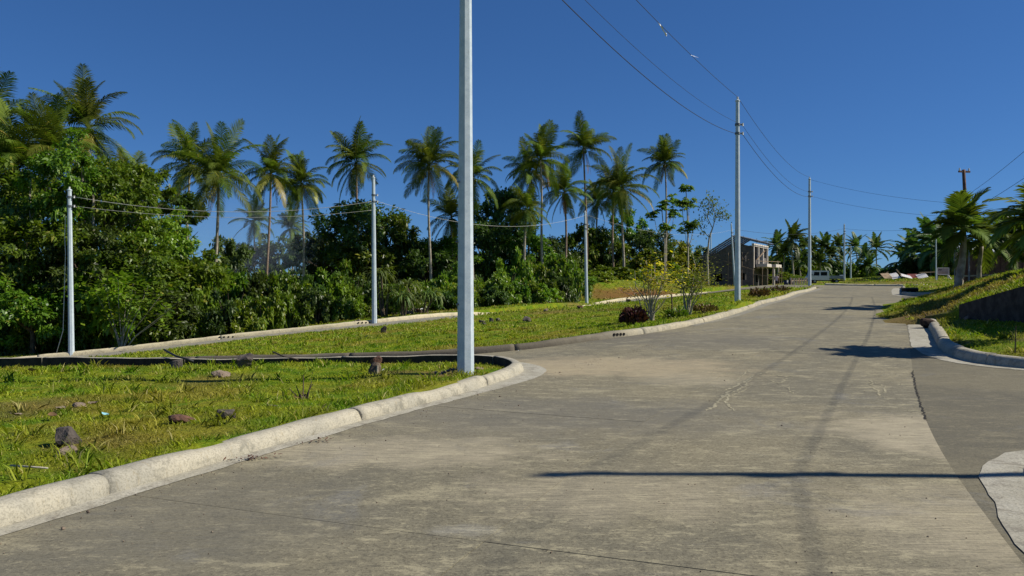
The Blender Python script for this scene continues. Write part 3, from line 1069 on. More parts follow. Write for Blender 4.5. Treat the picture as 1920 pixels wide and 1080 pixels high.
pN = steel_pole(873, 699, 13.0, 'large octagonal galvanised pole nearest the camera on the near grass lot', 9.2, .143, .082, rot=math.radians(4))
p2 = steel_pole(1383, 563, 35.0, 'galvanised pole on the left verge beside the dry shrubs', 9.0, .145, .09)
p3 = steel_pole(1518, 534, 66.0, 'galvanised pole near the crest in front of the white truck', 9.0, .15, .1)
p4 = steel_pole(1583, 526, 128.0, 'slim pole beyond the crest right of the white truck', 9.2, .17, .12)
p5 = steel_pole(1595, 526, 190.0, 'faint distant pole just right of the slim pole beyond the crest', 8.4, .2, .14, hardware=False)
pA = steel_pole(134, 668, 42.0, 'leftmost galvanised pole against the forest with two pale wires', 9.0, .16, .11, racks=(.35, .85), lean=(0, math.radians(-.7)))
pB = steel_pole(702, 606, 48.0, 'pole at the middle of the lower road in front of strap leaved plants', 9.0, .16, .1, lean=(0, math.radians(-.4)))
pC = steel_pole(1100, 571, 69.0, 'slim pole at the foot of the red earth slope', 8.2, .15, .1, lean=(0, math.radians(-1.0)))
pH = steel_pole(1378, 543, 100.0, 'thin leaning pole in front of the unfinished house', 8.4, .14, .09, lean=(0, math.radians(-3.2)))
p6 = steel_pole(1333, 520, 150.0, 'thin far pole behind the bare tree left of the house', 8.6, .13, .1, hardware=False)
p7 = steel_pole(1626, 526, 200.0, 'shortest far post among the distant palms beyond the crest', 5.2, .17, .14, hardware=False)
p8 = steel_pole(1755, 527, 82.0, 'slim grey post left of the small sign board', 4.6, .07, .06, hardware=False)
# clamp and earth wire on the pole at far left
MB().tube([(-.2, -.05, 7.6), (-.26, -.05, 6.5), (-.2, -.1, 5.6), (-.3, -.1, 3.2), (-.38, -.1, 1.4), (-.75, -.1, .2)], .02, 6).build('earth_wire', M['wire_pale'], bpy.data.objects['utility_pole.005'])
# bolts and weathered tag low on the near pole
for hz, ang in ((1.15, -1.1), (3.2, -.9), (2.2, -1.3)):
    MB().tube([(math.sin(ang) * .13, -math.cos(ang) * .13, hz), (math.sin(ang) * .165, -math.cos(ang) * .165, hz)], .018, 8).build('bolt', M['galv_dark'], bpy.data.objects['utility_pole'])


def wood_pole(x, y, h, label, r0=.13, r1=.09, arms=()):
    z = lz(x, y)
    root = empty('wooden_pole', (x, y, z))
    tag(root, label, 'utility pole', 'wooden utility poles')
    pts = [(0, 0, -.5)] + [(.04 * math.sin(k * 1.7), .04 * math.cos(k * 2.3), h * k / 6) for k in range(1, 7)]
    MB().tube(pts, [r0 + (r1 - r0) * k / 6 for k in range(7)], 9).build('shaft', M['pole_wood'], root, True)
    for (dz, length, ang) in arms:
        MB().beam((-math.cos(ang) * length * .5, -math.sin(ang) * length * .5, h - dz), (math.cos(ang) * length * .5, math.sin(ang) * length * .5, h - dz), .09, .1).build('crossarm', M['pole_wood'], root)
        for sgn in (-1, 1):
            MB().tube([(sgn * math.cos(ang) * length * .42, sgn * math.sin(ang) * length * .42, h - dz + .04), (sgn * math.cos(ang) * length * .42, sgn * math.sin(ang) * length * .42, h - dz + .2)], [.05, .04], 8).build('insulator', M['porcelain'], root)
    return Vector((x, y, z)), h


W0 = wood_pole(10.45, 6.28, 9.0, 'wooden pole at the near right corner whose shadow crosses the road', .10, .065, arms=((.25, .5, .25), (1.9, .6, .2)))
xw, yw, zw = P(1808, 318, 45)
W1 = wood_pole(xw, yw, zw - lz(xw, yw), 'reddish wooden pole rising above the broad leaved palm', .12, .09, arms=((.12, .75, .2),))
Wb = wood_pole(-1.0, -22.0, 8.5, 'wooden pole behind the camera at the right of the road', arms=((.25, .7, 1.2),))


def top(p, dz=0, dx=0):
    return p[0] + Vector((dx, 0, p[1] - dz))


def wire(a, b, sag, r, label, mat='wire', n=28):
    a, b = Vector(a), Vector(b)
    pts = []
    for i in range(n + 1):
        t = i / n
        q = a.lerp(b, t) - Vector((0, 0, sag * 4 * t * (1 - t)))
        pts.append(q - a)
    o = MB().tube(pts, r, 5).build('wire', M[mat], None, True, loc=a)
    tag(o, label, 'wire', 'overhead wires')
    return o


wires = []
wire(top(pN, -.2), top(p2, -.2), .25, .009, 'uppermost overhead wire from the nearest pole with plastic scraps caught on it')
wire(top(pN, 1.05, .2), top(p2, 1.05, .2), .55, .006, 'thin middle overhead wire between the nearest pole and the next')
wire(top(pN, 1.45, .2), top(p2, 1.45, -.1), .62, .011, 'thick lowest overhead wire between the nearest pole and the next')
wire(top(p2, -.2), top(p3, -.2), .7, .010, 'upper wire from the dry shrub pole to the crest pole')
wire(top(p2, 1.05, .2), top(p3, 1.05, .2), .8, .008, 'middle wire from the dry shrub pole to the crest pole')
wire(top(p2, 1.45, .2), top(p3, 1.45, .2), .85, .012, 'lower wire from the dry shrub pole to the crest pole')
wire(top(p3, 0), W1[0] + Vector((0, 0, W1[1] - 2.0)), .3, .008, 'upper wire crossing the sky from the crest pole to the right palm')
wire(top(p3, 1.4), W1[0] + Vector((0, 0, W1[1] - 2.8)), .3, .008, 'lower wire crossing the sky from the crest pole to the right palm')
wire(top(pA, .35, .2), top(pB, 1.4, .1), .75, .015, 'upper pale wire sagging across the forest from the leftmost pole', 'wire_pale')
wire(top(pA, .85, .2), top(pB, 1.95, .1), .55, .011, 'lower pale wire sagging across the forest from the leftmost pole', 'wire_pale')
wire(top(pB, 1.4, .1), top(pC, .2), 1.3, .010, 'pale wire from the middle pole to the red slope pole', 'wire_pale')
wire(top(pC, .2), top(pH, .6), 1.2, .008, 'thin wire from the red slope pole to the house pole', 'wire_pale')
wire(top(pH, .6), top(p4, .6), .8, .016, 'faint wire from the house pole to the slim pole beyond the crest')
wire(top(p4, .6), (46.0, 75.0, 8.0), .6, .014, 'faint wire from the slim far pole towards the right palms')
wire(W0[0] + Vector((0, 0, 8.75)), W1[0] + Vector((0, 0, W1[1] - 1.6)), .55, .009, 'dark wire slanting down from the upper right edge to the wooden pole')
wire(W0[0] + Vector((0, 0, 7.15)), W1[0] + Vector((0, 0, W1[1] - 2.6)), .4, .010, 'lower cable of the right roadside line hidden by palm leaves')
wire(W0[0] + Vector((0, 0, 8.75)), Wb[0] + Vector((0, 0, 8.2)), .5, .006, 'upper cable running back beside the camera')
wire(W0[0] + Vector((0, 0, 7.15)), Wb[0] + Vector((0, 0, 6.6)), .5, .010, 'lower cable running back beside the camera')


def scrap(pos, size, label, seed):
    rg = np.random.default_rng(seed)
    V = []; F = []
    n, m = 9, 5
    for i in range(n):
        for j in range(m):
            t = i / (n - 1)
            w = size * .28 * math.sin(math.pi * (t * .8 + .15)) * (1 - t * .5)
            V.append((t * size * .55 + rg.normal(0, size * .03), (j / (m - 1) - .5) * w * 2 + rg.normal(0, size * .05), -t * size * .9 + (j / (m - 1) - .5) * w + rg.normal(0, size * .04)))
    for i in range(n - 1):
        for j in range(m - 1):
            F.append((i * m + j, i * m + j + 1, (i + 1) * m + j + 1, (i + 1) * m + j))
    o = link('plastic_scrap', quick_mesh('plastic_scrap', np.array(V), F, True), M['plastic'])
    o.location = pos
    tag(o, label, 'plastic scrap', 'plastic scraps on the wire')
    return o


M['plastic'] = simple('plastic_film', (.80, .82, .82), (.65, .68, .70), 10, .4)


def along(a, b, sag, t):
    return Vector(a).lerp(Vector(b), t) - Vector((0, 0, sag * 4 * t * (1 - t)))


def t_for_px(a, b, px):
    best = min(range(1, 400), key=lambda i: abs((Vector(a).lerp(Vector(b), i / 400).x / Vector(a).lerp(Vector(b), i / 400).y) * FPX + 960 - px))
    return best / 400


wa, wb_ = top(pN, -.2), top(p2, -.2)
scrap(along(wa, wb_, .25, t_for_px(wa, wb_, 1236)), .42, 'torn white plastic bag caught on the top wire', 2)
scrap(along(wa, wb_, .25, t_for_px(wa, wb_, 1296)), .30, 'thin strip of plastic trailing from the top wire', 5).scale = (1.6, .35, .35)


# ------------------------------------------------------------------ palms
def frond_mesh(name, L, el0, bend, nl=46, lmax=.95, w=.055, seed=0, droop=.55, twist=0.0, fwd=.45):
    """feather leaf growing along +X from the origin"""
    rg = np.random.default_rng(seed)
    S = 24
    s = np.linspace(0, 1, S + 1)
    e = np.radians(el0) - np.radians(bend) * s ** 1.35
    ds = L / S
    x = np.concatenate([[0], np.cumsum(np.cos(e[:-1]) * ds)])
    z = np.concatenate([[0], np.cumsum(np.sin(e[:-1]) * ds)])
    V = []; F = []
    # rachis
    for i in range(S + 1):
        r = .045 * (1 - .85 * s[i]) * (L / 4.6)
        V += [(x[i], r, z[i]), (x[i], -r, z[i]), (x[i] + math.sin(e[i]) * r, 0, z[i] - math.cos(e[i]) * r * 1.4)]
    for i in range(S):
        for k in range(3):
            k2 = (k + 1) % 3
            F.append((i * 3 + k, (i + 1) * 3 + k, (i + 1) * 3 + k2, i * 3 + k2))
    T = np.linspace(.14, .995, nl)
    for t in T:
        px = np.interp(t, s, x); pz = np.interp(t, s, z); ee = np.interp(t, s, e)
        tan = np.array([math.cos(ee), 0, math.sin(ee)])
        ll = lmax * (math.sin(math.pi * min(1, .18 + .80 * t)) ** .6) * rg.uniform(.85, 1.1) + .05
        for sd in (-1, 1):
            side = np.array([0, sd, 0.0])
            f = fwd + .5 * t + rg.normal(0, .06)
            d = side * math.cos(f) + tan * math.sin(f)
            up = np.array([-math.sin(ee), 0, math.cos(ee)])
            d = d + up * .15 - np.array([0, 0, 1]) * (.10 + rg.uniform(0, .15))
            d /= np.linalg.norm(d)
            p0 = np.array([px, 0, pz])
            mid = p0 + d * ll * .5
            d2 = d - np.array([0, 0, 1]) * droop * rg.uniform(.6, 1.3); d2 /= np.linalg.norm(d2)
            tip = mid + d2 * ll * .5
            wv = tan * w * .5
            b = len(V)
            V += [tuple(p0 - wv * .7), tuple(p0 + wv * .7), tuple(mid + wv), tuple(mid - wv), tuple(tip)]
            F += [(b, b + 1, b + 2, b + 3), (b + 3, b + 2, b + 4)]
    return quick_mesh(name, np.array(V), F)


FR = {}
for k, (el, bd, dr) in enumerate([(85, 22, .3), (74, 52, .4), (60, 80, .55), (45, 95, .65), (26, 95, .75), (4, 80, .9), (-22, 58, .9), (-50, 34, .6)]):
    for v in range(2):
        FR[(k, v)] = frond_mesh('frond', 4.6 * (.9 + .1 * v), el, bd * (1 + .15 * (v - .5)), 54, 1.12, .072, seed=k * 7 + v, droop=dr * 1.25)
        FR[(k, v)].materials.append(M['palm'])
FY = [frond_mesh('frond', 4.5, -10, 65, 50, 1.05, .085, seed=90, droop=.9), frond_mesh('frond', 4.4, -40, 45, 50, 1.0, .085, seed=91, droop=.8)]
for m_ in FY: m_.materials.append(M['palm_yellow'])
FD = frond_mesh('frond', 3.6, -66, 22, 34, .6, .05, seed=95, droop=.5)
FD.materials.append(M['dead'])


def nut_cluster():
    mb = MB()
    rg = random.Random(3)
    for k in range(9):
        a = rg.uniform(0, 6.28); r = .32; c = (math.cos(a) * r, math.sin(a) * r, rg.uniform(-.35, 0))
        mb.tube([(c[0], c[1], c[2] - .13), (c[0], c[1], c[2] - .08), (c[0], c[1], c[2]), (c[0], c[1], c[2] + .08), (c[0], c[1], c[2] + .13)], [.04, .1, .13, .1, .03], 7)
    return mb.mesh('coconuts', True)


NUTS = nut_cluster(); NUTS.materials.append(M['leaf_yellowgreen'])


def palm_trunk(h, lean, seed, r=.15):
    rg = random.Random(seed)
    pts = []; rad = []
    n = 16
    for i in range(n + 1):
        t = i / n
        pts.append((lean[0] * t * t + .12 * math.sin(t * 5 + seed), lean[1] * t * t, -.6 + (h + .6) * t))
        rad.append(r * (1.35 - .55 * t) * (1 + .05 * (i % 2)) + (.12 * max(0, 1 - t * 14)))
    return MB().tube(pts, rad, 8).mesh('trunk', True), pts[-1]


def ordinal(n):
    w = ['first', 'second', 'third', 'fourth', 'fifth', 'sixth', 'seventh', 'eighth', 'ninth', 'tenth', 'eleventh', 'twelfth', 'thirteenth', 'fourteenth', 'fifteenth', 'sixteenth', 'seventeenth', 'eighteenth', 'nineteenth', 'twentieth',
         'twenty-first', 'twenty-second', 'twenty-third', 'twenty-fourth', 'twenty-fifth', 'twenty-sixth', 'twenty-seventh', 'twenty-eighth', 'twenty-ninth', 'thirtieth']
    if n < len(w): return w[n]
    tens = {3: 'thirty', 4: 'forty', 5: 'fifty', 6: 'sixty', 7: 'seventy', 8: 'eighty', 9: 'ninety'}
    m = n + 1
    if m % 10 == 0: return {40: 'fortieth', 50: 'fiftieth', 60: 'sixtieth', 70: 'seventieth'}.get(m, str(m) + 'th')
    return tens[m // 10] + '-' + w[m % 10 - 1]


def coconut_palm(px, py, d, label, scale=1.0, seed=0, up=1.0, droopy=1.0, yellow=1, dead=2, base=None, name='coconut_palm', skew=0.0):
    rg = random.Random(seed)
    x, y, ztop = P(px, py + 8, d)
    bx = x + (0 if base is None else (base - px) / FPX * d)
    bz = lz(bx, y)
    root = empty(name, (bx, y, bz))
    tag(root, label, 'palm tree', 'tall coconut palms in the forest')
    h = ztop - bz
    tm, tp = palm_trunk(h, (x - bx, rg.uniform(-.3, .3)), seed, .13)
    link('trunk', tm, M['palm_trunk'] if rg.random() < .7 else M['palm_trunk_dark'], root)
    counts = [5, 5, 5, 5, 5, int(5 * droopy), int(5 * droopy), int(4 * droopy)]
    counts = [max(2, c_ + rg.choice((-1, -1, 0, 0, 1))) for c_ in counts]
    scale *= 1.17
    tilt = Matrix.Rotation(rg.uniform(.0, .34), 3, Vector((rg.uniform(-1, 1), rg.uniform(-1, 1), 0)).normalized())
    for k, c in enumerate(counts):
        off = rg.uniform(0, 6.28)
        for i in range(c):
            az = off + 2 * math.pi * i / c + rg.uniform(-.35, .35)
            me = FR[(k, rg.randint(0, 1))]
            if rg.random() < .15: continue
            er = (tilt @ Matrix.Rotation(az, 3, 'Z') @ Matrix.Rotation(rg.uniform(-.16, .16), 3, 'Y') @ Matrix.Rotation(rg.uniform(-.45, .45), 3, 'X')).to_euler()
            o = link('frond', me, None, root, tp, er, (scale * rg.uniform(.78, 1.12),) * 3)
    for i in range(yellow):
        link('frond', FY[i % 2], None, root, tp, (0, 0, rg.uniform(-2.6, -.4)), (scale,) * 3)
    for i in range(dead):
        link('dead_frond', FD, None, root, tp, (rg.uniform(-.2, .2), 0, rg.uniform(0, 6.28)), (scale * rg.uniform(.8, 1.0),) * 3)
    link('coconuts', NUTS, None, root, (tp[0], tp[1], tp[2] - .25))
    return root


PALMS = [  # px, py of the crown centre, depth, frond scale, text
    (-22, 235, 62, 1.0, 'coconut palm cut by the left picture edge, only frond tips showing'),
    (32, 310, 56, .95, 'low coconut palm at the left edge half hidden by leafy trees'),
    (170, 232, 62, .92, 'tallest windswept coconut palm at far left with a yellow drooping frond'),
    (104, 282, 58, .85, 'dark trunked coconut palm just left of the tallest one'),
    (352, 300, 84, .95, 'coconut palm behind the large drooping palm left of centre'),
    (408, 322, 68, .95, 'large drooping coconut palm with pale trunk reaching the bushes'),
    (508, 318, 88, .92, 'coconut palm with reddish trunk between two others left of centre'),
    (568, 338, 92, .85, 'coconut palm with yellowing fronds and pale trunk'),
    (670, 298, 96, 1.02, 'coconut palm behind the middle roadside pole'),
    (804, 302, 92, 1.02, 'coconut palm with widely spread crown left of the nearest pole'),
    (886, 325, 96, .92, 'coconut palm partly behind the nearest pole'),
    (1012, 292, 98, .95, 'front palm of the pair right of the nearest pole'),
    (992, 312, 108, .88, 'rear palm of the pair right of the nearest pole'),
    (1060, 352, 104, .85, 'short palm with hanging dead fronds behind the pair'),
    (1096, 272, 108, .92, 'tall slender palm rising above the slim red slope pole'),
    (1168, 345, 98, 1.0, 'broad bushy palm right of the tall slender palm'),
    (1150, 352, 112, .8, 'palm almost hidden behind the broad bushy palm'),
    (1118, 372, 120, .8, 'dark small palm between the slender and the bushy palm'),
    (1246, 298, 118, .88, 'rightmost tall lone palm of the forest'),
    (476, 408, 130, .85, 'hazy far palm seen below the reddish trunked palm'),
    (548, 420, 135, .8, 'hazy far palm seen below the yellowing palm'),
    (848, 400, 100, .85, 'low palm just left of the nearest pole'),
    (250, 345, 70, .7, 'small palm between the left trees and the palm group'),
    (985, 385, 92, .7, 'lowest palm with drooping fronds in front of the pair'),
]
for i, (px, py, d, s_, lab) in enumerate(PALMS):
    hz = d > 125
    coconut_palm(px, py, d, lab, s_, seed=i + 11, droopy=.9 if px in (170, 1246, 1096, 1012) else 1.15, yellow=2 if px in (170, 408, 568, 508) else (1 if i % 3 == 0 else 0), dead=(5 if px in (1060, 104, 992) else 2),
                 base={1246: 1250, 1096: 1099, 408: 406, 508: 500, 170: 158, 804: 806, 1012: 1018}.get(px))


# distant palms: crown as one mesh
def far_crown(seed):
    rg = random.Random(seed)
    V = []; F = []
    for k, c in enumerate([2, 3, 3, 4, 4, 4, 3, 2]):
        for i in range(c):
            me = frond_mesh('f', 4.4, [84, 74, 62, 48, 30, 10, -15, -42][k], [25, 50, 70, 80, 80, 75, 60, 42][k], 24, 1.0, .24, seed=seed + k)
            az = rg.uniform(0, 6.28); Mz = Matrix.Rotation(az, 4, 'Z')
            b = len(V)
            V += [tuple(Mz @ v.co) for v in me.vertices]
            F += [tuple(b + j for j in p.vertices) for p in me.polygons]
            bpy.data.meshes.remove(me)
    me = quick_mesh('crown', np.array(V), F)
    me.materials.append(M['palm_far'])
    return me


FC = [far_crown(200), far_crown(230), far_crown(260)]
FARP = [(1458, 462, 190, 1.0), (1487, 452, 180, 1.2), (1503, 468, 200, 1.0), (1524, 472, 205, 1.0), (1546, 468, 200, 1.1), (1575, 464, 230, 1.05), (1608, 464, 235, 1.15), (1621, 483, 220, 1.0), (1645, 468, 225, 1.2), (1470, 478, 185, 1.0), (1560, 484, 200, 1.0),
        (1632, 500, 200, .9), (1715, 478, 125, 1.0), (1745, 462, 118, 1.25), (1700, 492, 130, .9), (1772, 470, 110, 1.0), (1762, 492, 115, .9), (1730, 496, 122, .8), (1538, 492, 190, .9), (1500, 492, 185, .9)]
for i, (px, py, d, s_) in enumerate(FARP):
    x, y, z = P(px, py, d)
    bz = lz(x, y)
    root = empty('distant_palm', (x, y, bz))
    side = 'beyond the crest' if px < 1660 else 'behind the rubble and sign board'
    tag(root, f'{ordinal(sorted([q[0] for q in FARP if (q[0] < 1660) == (px < 1660)]).index(px))} from the left of the small dark palms {side}', 'palm tree', 'distant palms')
    tm, tp = palm_trunk(max(1.5, z - bz), (random.uniform(-.4, .4), 0), i, .17)
    link('trunk', tm, M['palm_trunk'], root)
    link('crown', FC[i % 3], None, root, tp, (0, 0, i * 1.3), (s_,) * 3)


# broad leaved palms at the right
def broad_frond(name, L, el0, bend, seed, nl=15, lmax=.62, w=.10, droop=.35):
    me = frond_mesh(name, L, el0, bend, nl, lmax, w, seed, droop, fwd=.55)
    return me


BF = []
for k, (el, bd) in enumerate([(78, 45), (60, 70), (42, 80), (20, 80), (-5, 70), (-35, 40)]):
    m_ = broad_frond('frond', 1.75, el, bd, 300 + k, 18, .74, .15, .3)
    m_.materials.append(M['palm']); BF.append(m_)


def broad_palm(px, py, d, base_px, base_py, scale, label, seed, n=(3, 4, 4, 4, 3, 3), r=.17, z0=None):
    rg = random.Random(seed)
    x, y, zt = P(px, py, d)
    bx, by, bz = P(base_px, base_py, d)
    if z0 is not None: bz = z0
    root = empty('broad_leaved_palm', (bx, by, bz))
    tag(root, label, 'palm tree', 'broad leaved palms on the right bank')
    pts = []; rad = []
    for i in range(13):
        t = i / 12
        pts.append(((x - bx) * t + .05 * math.sin(t * 4 + seed), 0, -.3 + (zt - bz + .3) * t)); rad.append(r * (1.25 - .45 * t) * (1 + .04 * (i % 2)) + .10 * max(0, 1 - t * 8))
    MB().tube(pts, rad, 10).build('trunk', M['palm_trunk'], root, True)
    MB().tube([pts[-1], (pts[-1][0], 0, pts[-1][2] + .35), (pts[-1][0], 0, pts[-1][2] + .6)], [r * .75, r * .7, r * .3], 8).build('crownshaft', M['leaf'], root, True)
    tp = (pts[-1][0], 0, pts[-1][2] + .3)
    for k, c in enumerate(n):
        off = rg.uniform(0, 6.28)
        for i in range(c):
            link('frond', BF[k], None, root, tp, (rg.uniform(-.2, .2), rg.uniform(-.1, .1), off + 6.283 * i / c + rg.uniform(-.3, .3)), (scale * rg.uniform(.9, 1.1),) * 3)
    return root


broad_palm(1806, 442, 33.0, 1797, 540, .98, 'broad leaved palm with ringed trunk on the right bank', 5, (3, 4, 4, 3, 3, 3), .145)
broad_palm(1840, 462, 34.5, 1836, 532, .95, 'slimmer palm just right of the ringed trunk', 9, (2, 3, 3, 3, 3, 3), .09)
broad_palm(1968, 448, 17.0, 1985, 520, .80, 'dark overhanging palm at the right picture edge', 14, (2, 4, 5, 5, 3, 1), .12)
broad_palm(1990, 455, 27.0, 1995, 510, 1.2, 'low dark palm behind the overhanging one at the right edge', 21, (3, 5, 6, 6, 5, 3), .14)


# ------------------------------------------------------------------ broadleaf trees and bushes
def crown_mesh(name, seed, R, flat, nclump, per, L, W, ground=False, gap=.25, drop=.2):
    rg = np.random.default_rng(seed)
    # clump centres through the volume, favouring the shell
    d = rg.normal(size=(nclump, 3)); d /= np.linalg.norm(d, axis=1)[:, None]
    if ground: d[:, 2] = np.abs(d[:, 2]) * 1.0 - .15
    rr = rg.uniform(.30, 1.06, nclump) ** .65
    lump = 1 + .34 * np.sin(d[:, 0] * 3.1 + seed) * np.cos(d[:, 1] * 2.7 + seed * .7)
    C = d * (rr * lump)[:, None] * np.array([R, R, R * flat])
    cr = R * rg.uniform(.10, .27, nclump)
    idx = np.repeat(np.arange(nclump), per)
    n = len(idx)
    o = rg.normal(size=(n, 3)); o /= np.linalg.norm(o, axis=1)[:, None]
    o *= (rg.uniform(0, 1, n) ** .45)[:, None]
    p = C[idx] + o * cr[idx][:, None] * np.array([1.15, 1.15, .8])
    out = p / np.array([R, R, R * flat]); out /= np.linalg.norm(out, axis=1)[:, None] + 1e-6
    ld = out * .55 + rg.normal(size=(n, 3)) * .65 + np.array([0, 0, -drop])
    ld /= np.linalg.norm(ld, axis=1)[:, None]
    up = out * .5 + np.array([0, 0, .9]) + rg.normal(size=(n, 3)) * .45
    sd = np.cross(ld, up); sd /= np.linalg.norm(sd, axis=1)[:, None] + 1e-6
    ll = L * rg.uniform(.6, 1.3, n); ww = W * rg.uniform(.7, 1.2, n)
    nrm = np.cross(sd, ld)
    a = p
    b = p + ld * (ll * .45)[:, None] + sd * (ww * .5)[:, None] + nrm * (ww * .15)[:, None]
    c = p + ld * ll[:, None] - np.array([0, 0, 1]) * (ll * .18)[:, None]
    e = p + ld * (ll * .45)[:, None] - sd * (ww * .5)[:, None] + nrm * (ww * .15)[:, None]
    V = np.stack([a, b, c, e], 1).reshape(-1, 3)
    F = np.arange(4 * n).reshape(-1, 4)
    if ground: V[:, 2] = np.maximum(V[:, 2], -R * flat * .28)
    return quick_mesh(name, V, F)


def limbs_mesh(seed, h, R, flat, nb=7, r=.13):
    """trunk with forking limbs up into the crown; crown centre at height h"""
    rg = random.Random(seed)
    mb = MB()
    top_ = h - R * flat * .35
    mb.tube([(0, 0, -.5), (rg.uniform(-.1, .1), rg.uniform(-.1, .1), top_ * .5), (rg.uniform(-.2, .2), rg.uniform(-.2, .2), top_)], [r * 1.5, r, r * .75], 7)
    for k in range(nb):
        a = 6.283 * k / nb + rg.uniform(-.4, .4); e = rg.uniform(.4, 1.2)
        s = Vector((0, 0, top_ * rg.uniform(.72, 1.0)))
        d = Vector((math.cos(a) * math.cos(e), math.sin(a) * math.cos(e), math.sin(e)))
        m1 = s + d * R * .5
        m2 = m1 + (d + Vector((rg.uniform(-.3, .3), rg.uniform(-.3, .3), .2))).normalized() * R * .45
        mb.tube([s, m1, m2], [r * .55, r * .35, r * .12], 5, False)
        m3 = m1 + (d + Vector((rg.uniform(-.8, .8), rg.uniform(-.8, .8), .1))).normalized() * R * .4
        mb.tube([m1, m3], [r * .3, r * .1], 4, False)
    return mb.mesh('trunk', True)


CR = {'big': [crown_mesh('crown', 40 + i, 3.4, .95, 75, 105, .42, .19) for i in range(4)],
      'mid': [crown_mesh('crown', 60 + i, 2.0, .95, 46, 95, .34, .16) for i in range(4)],
      'bush': [crown_mesh('crown', 80 + i, 1.5, .95, 40, 90, .26, .13, True) for i in range(5)],
      'broad': [crown_mesh('crown', 100 + i, 1.8, .9, 34, 46, .55, .26) for i in range(2)],
      'far': [crown_mesh('crown', 120 + i, 4.0, .8, 60, 70, .9, .5, True) for i in range(3)]}
MESHMAT = {}


def mesh_with(me, mat):
    key = (me.name, mat.name)
    if key not in MESHMAT:
        m2 = me.copy(); m2.materials.clear(); m2.materials.append(mat); MESHMAT[key] = m2
    return MESHMAT[key]


RAD = {'big': 3.4, 'mid': 2.0, 'bush': 1.5, 'broad': 1.8, 'far': 4.0}
VEG = []


def tree(px, py_top, py_bot, wpx, d, kind, mat, label=None, seed=None, name=None, cat=None, group=None, bark='bark'):
    """crown filling the given box of the photograph; the trunk goes down to the ground"""
    seed = seed if seed is not None else len(VEG) * 13 + 5
    rg = random.Random(seed)
    x, y, zt = P(px, py_top, d)
    zb = P(px, py_bot, d)[2]
    g = lz(x, y)
    R = wpx / 2 / FPX * d
    me = CR[kind][rg.randrange(len(CR[kind]))]
    sx = R / RAD[kind]
    nm = name or ('leafy_bush' if kind in ('bush',) else 'leafy_tree')
    root = empty(nm, (x, y, g))
    if kind in ('bush', 'far'):
        H = zt - g
        flat = .95 if kind == 'bush' else .8
        sz = H / (RAD[kind] * flat * 1.28)
        link('crown', mesh_with(me, M[mat]), None, root, (0, 0, sz * RAD[kind] * flat * .26), (0, 0, rg.uniform(0, 6.28)), (sx, sx, sz))
        st = MB()
        for k in range(4):
            a = rg.uniform(0, 6.28)
            st.tube([(math.cos(a) * .1, math.sin(a) * .1, -.2), (math.cos(a) * R * .3, math.sin(a) * R * .3, H * .4), (math.cos(a) * R * .5, math.sin(a) * R * .5, H * .75)], [.05, .035, .015], 5, False)
        st.build('stem', M[bark], root)
    else:
        cz = (zt + zb) / 2 - g
        sz = (zt - zb) / 2 / (RAD[kind] * .95)
        link('crown', mesh_with(me, M[mat]), None, root, (0, 0, cz), (0, 0, rg.uniform(0, 6.28)), (sx, sx, sz))
        link('trunk', limbs_mesh(seed, cz, R, sz / sx, 7, .10 + .02 * R), M[bark], root)
    VEG.append((root, px, kind, label, cat, group))
    return root


# tall leafy trees of the left block
for a_ in [
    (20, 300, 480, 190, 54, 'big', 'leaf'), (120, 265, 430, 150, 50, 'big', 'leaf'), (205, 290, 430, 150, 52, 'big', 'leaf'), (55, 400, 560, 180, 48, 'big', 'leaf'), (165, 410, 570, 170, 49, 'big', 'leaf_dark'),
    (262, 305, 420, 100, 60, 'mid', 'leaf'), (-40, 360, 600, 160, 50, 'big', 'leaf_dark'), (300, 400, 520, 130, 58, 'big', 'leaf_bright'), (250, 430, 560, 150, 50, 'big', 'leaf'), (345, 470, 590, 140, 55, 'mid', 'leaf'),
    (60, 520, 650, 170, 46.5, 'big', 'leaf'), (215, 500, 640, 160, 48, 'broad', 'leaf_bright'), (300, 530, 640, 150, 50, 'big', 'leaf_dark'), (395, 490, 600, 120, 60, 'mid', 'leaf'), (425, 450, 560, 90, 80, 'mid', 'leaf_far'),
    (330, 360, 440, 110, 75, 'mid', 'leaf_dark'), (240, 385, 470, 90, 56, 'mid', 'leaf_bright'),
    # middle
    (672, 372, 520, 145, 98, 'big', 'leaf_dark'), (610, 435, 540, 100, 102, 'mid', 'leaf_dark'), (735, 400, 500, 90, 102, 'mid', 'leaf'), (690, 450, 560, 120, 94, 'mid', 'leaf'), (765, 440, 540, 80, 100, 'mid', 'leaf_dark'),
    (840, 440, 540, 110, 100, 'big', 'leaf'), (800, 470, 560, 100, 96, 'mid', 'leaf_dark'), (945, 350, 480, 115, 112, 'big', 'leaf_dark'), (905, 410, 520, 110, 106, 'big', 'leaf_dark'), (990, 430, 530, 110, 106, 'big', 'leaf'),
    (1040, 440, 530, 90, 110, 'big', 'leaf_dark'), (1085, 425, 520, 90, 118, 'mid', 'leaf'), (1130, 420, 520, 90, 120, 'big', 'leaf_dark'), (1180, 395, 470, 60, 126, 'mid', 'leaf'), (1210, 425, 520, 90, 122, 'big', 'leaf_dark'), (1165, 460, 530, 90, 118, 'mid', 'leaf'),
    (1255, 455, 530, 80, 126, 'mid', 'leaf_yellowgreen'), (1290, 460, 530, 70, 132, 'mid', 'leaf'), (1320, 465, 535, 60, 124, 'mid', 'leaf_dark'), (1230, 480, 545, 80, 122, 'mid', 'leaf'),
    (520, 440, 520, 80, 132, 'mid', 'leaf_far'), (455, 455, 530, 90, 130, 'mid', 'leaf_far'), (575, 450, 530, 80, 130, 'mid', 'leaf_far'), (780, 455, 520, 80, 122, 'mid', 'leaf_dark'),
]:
    tree(*a_, group='leafy trees of the forest', cat='tree')

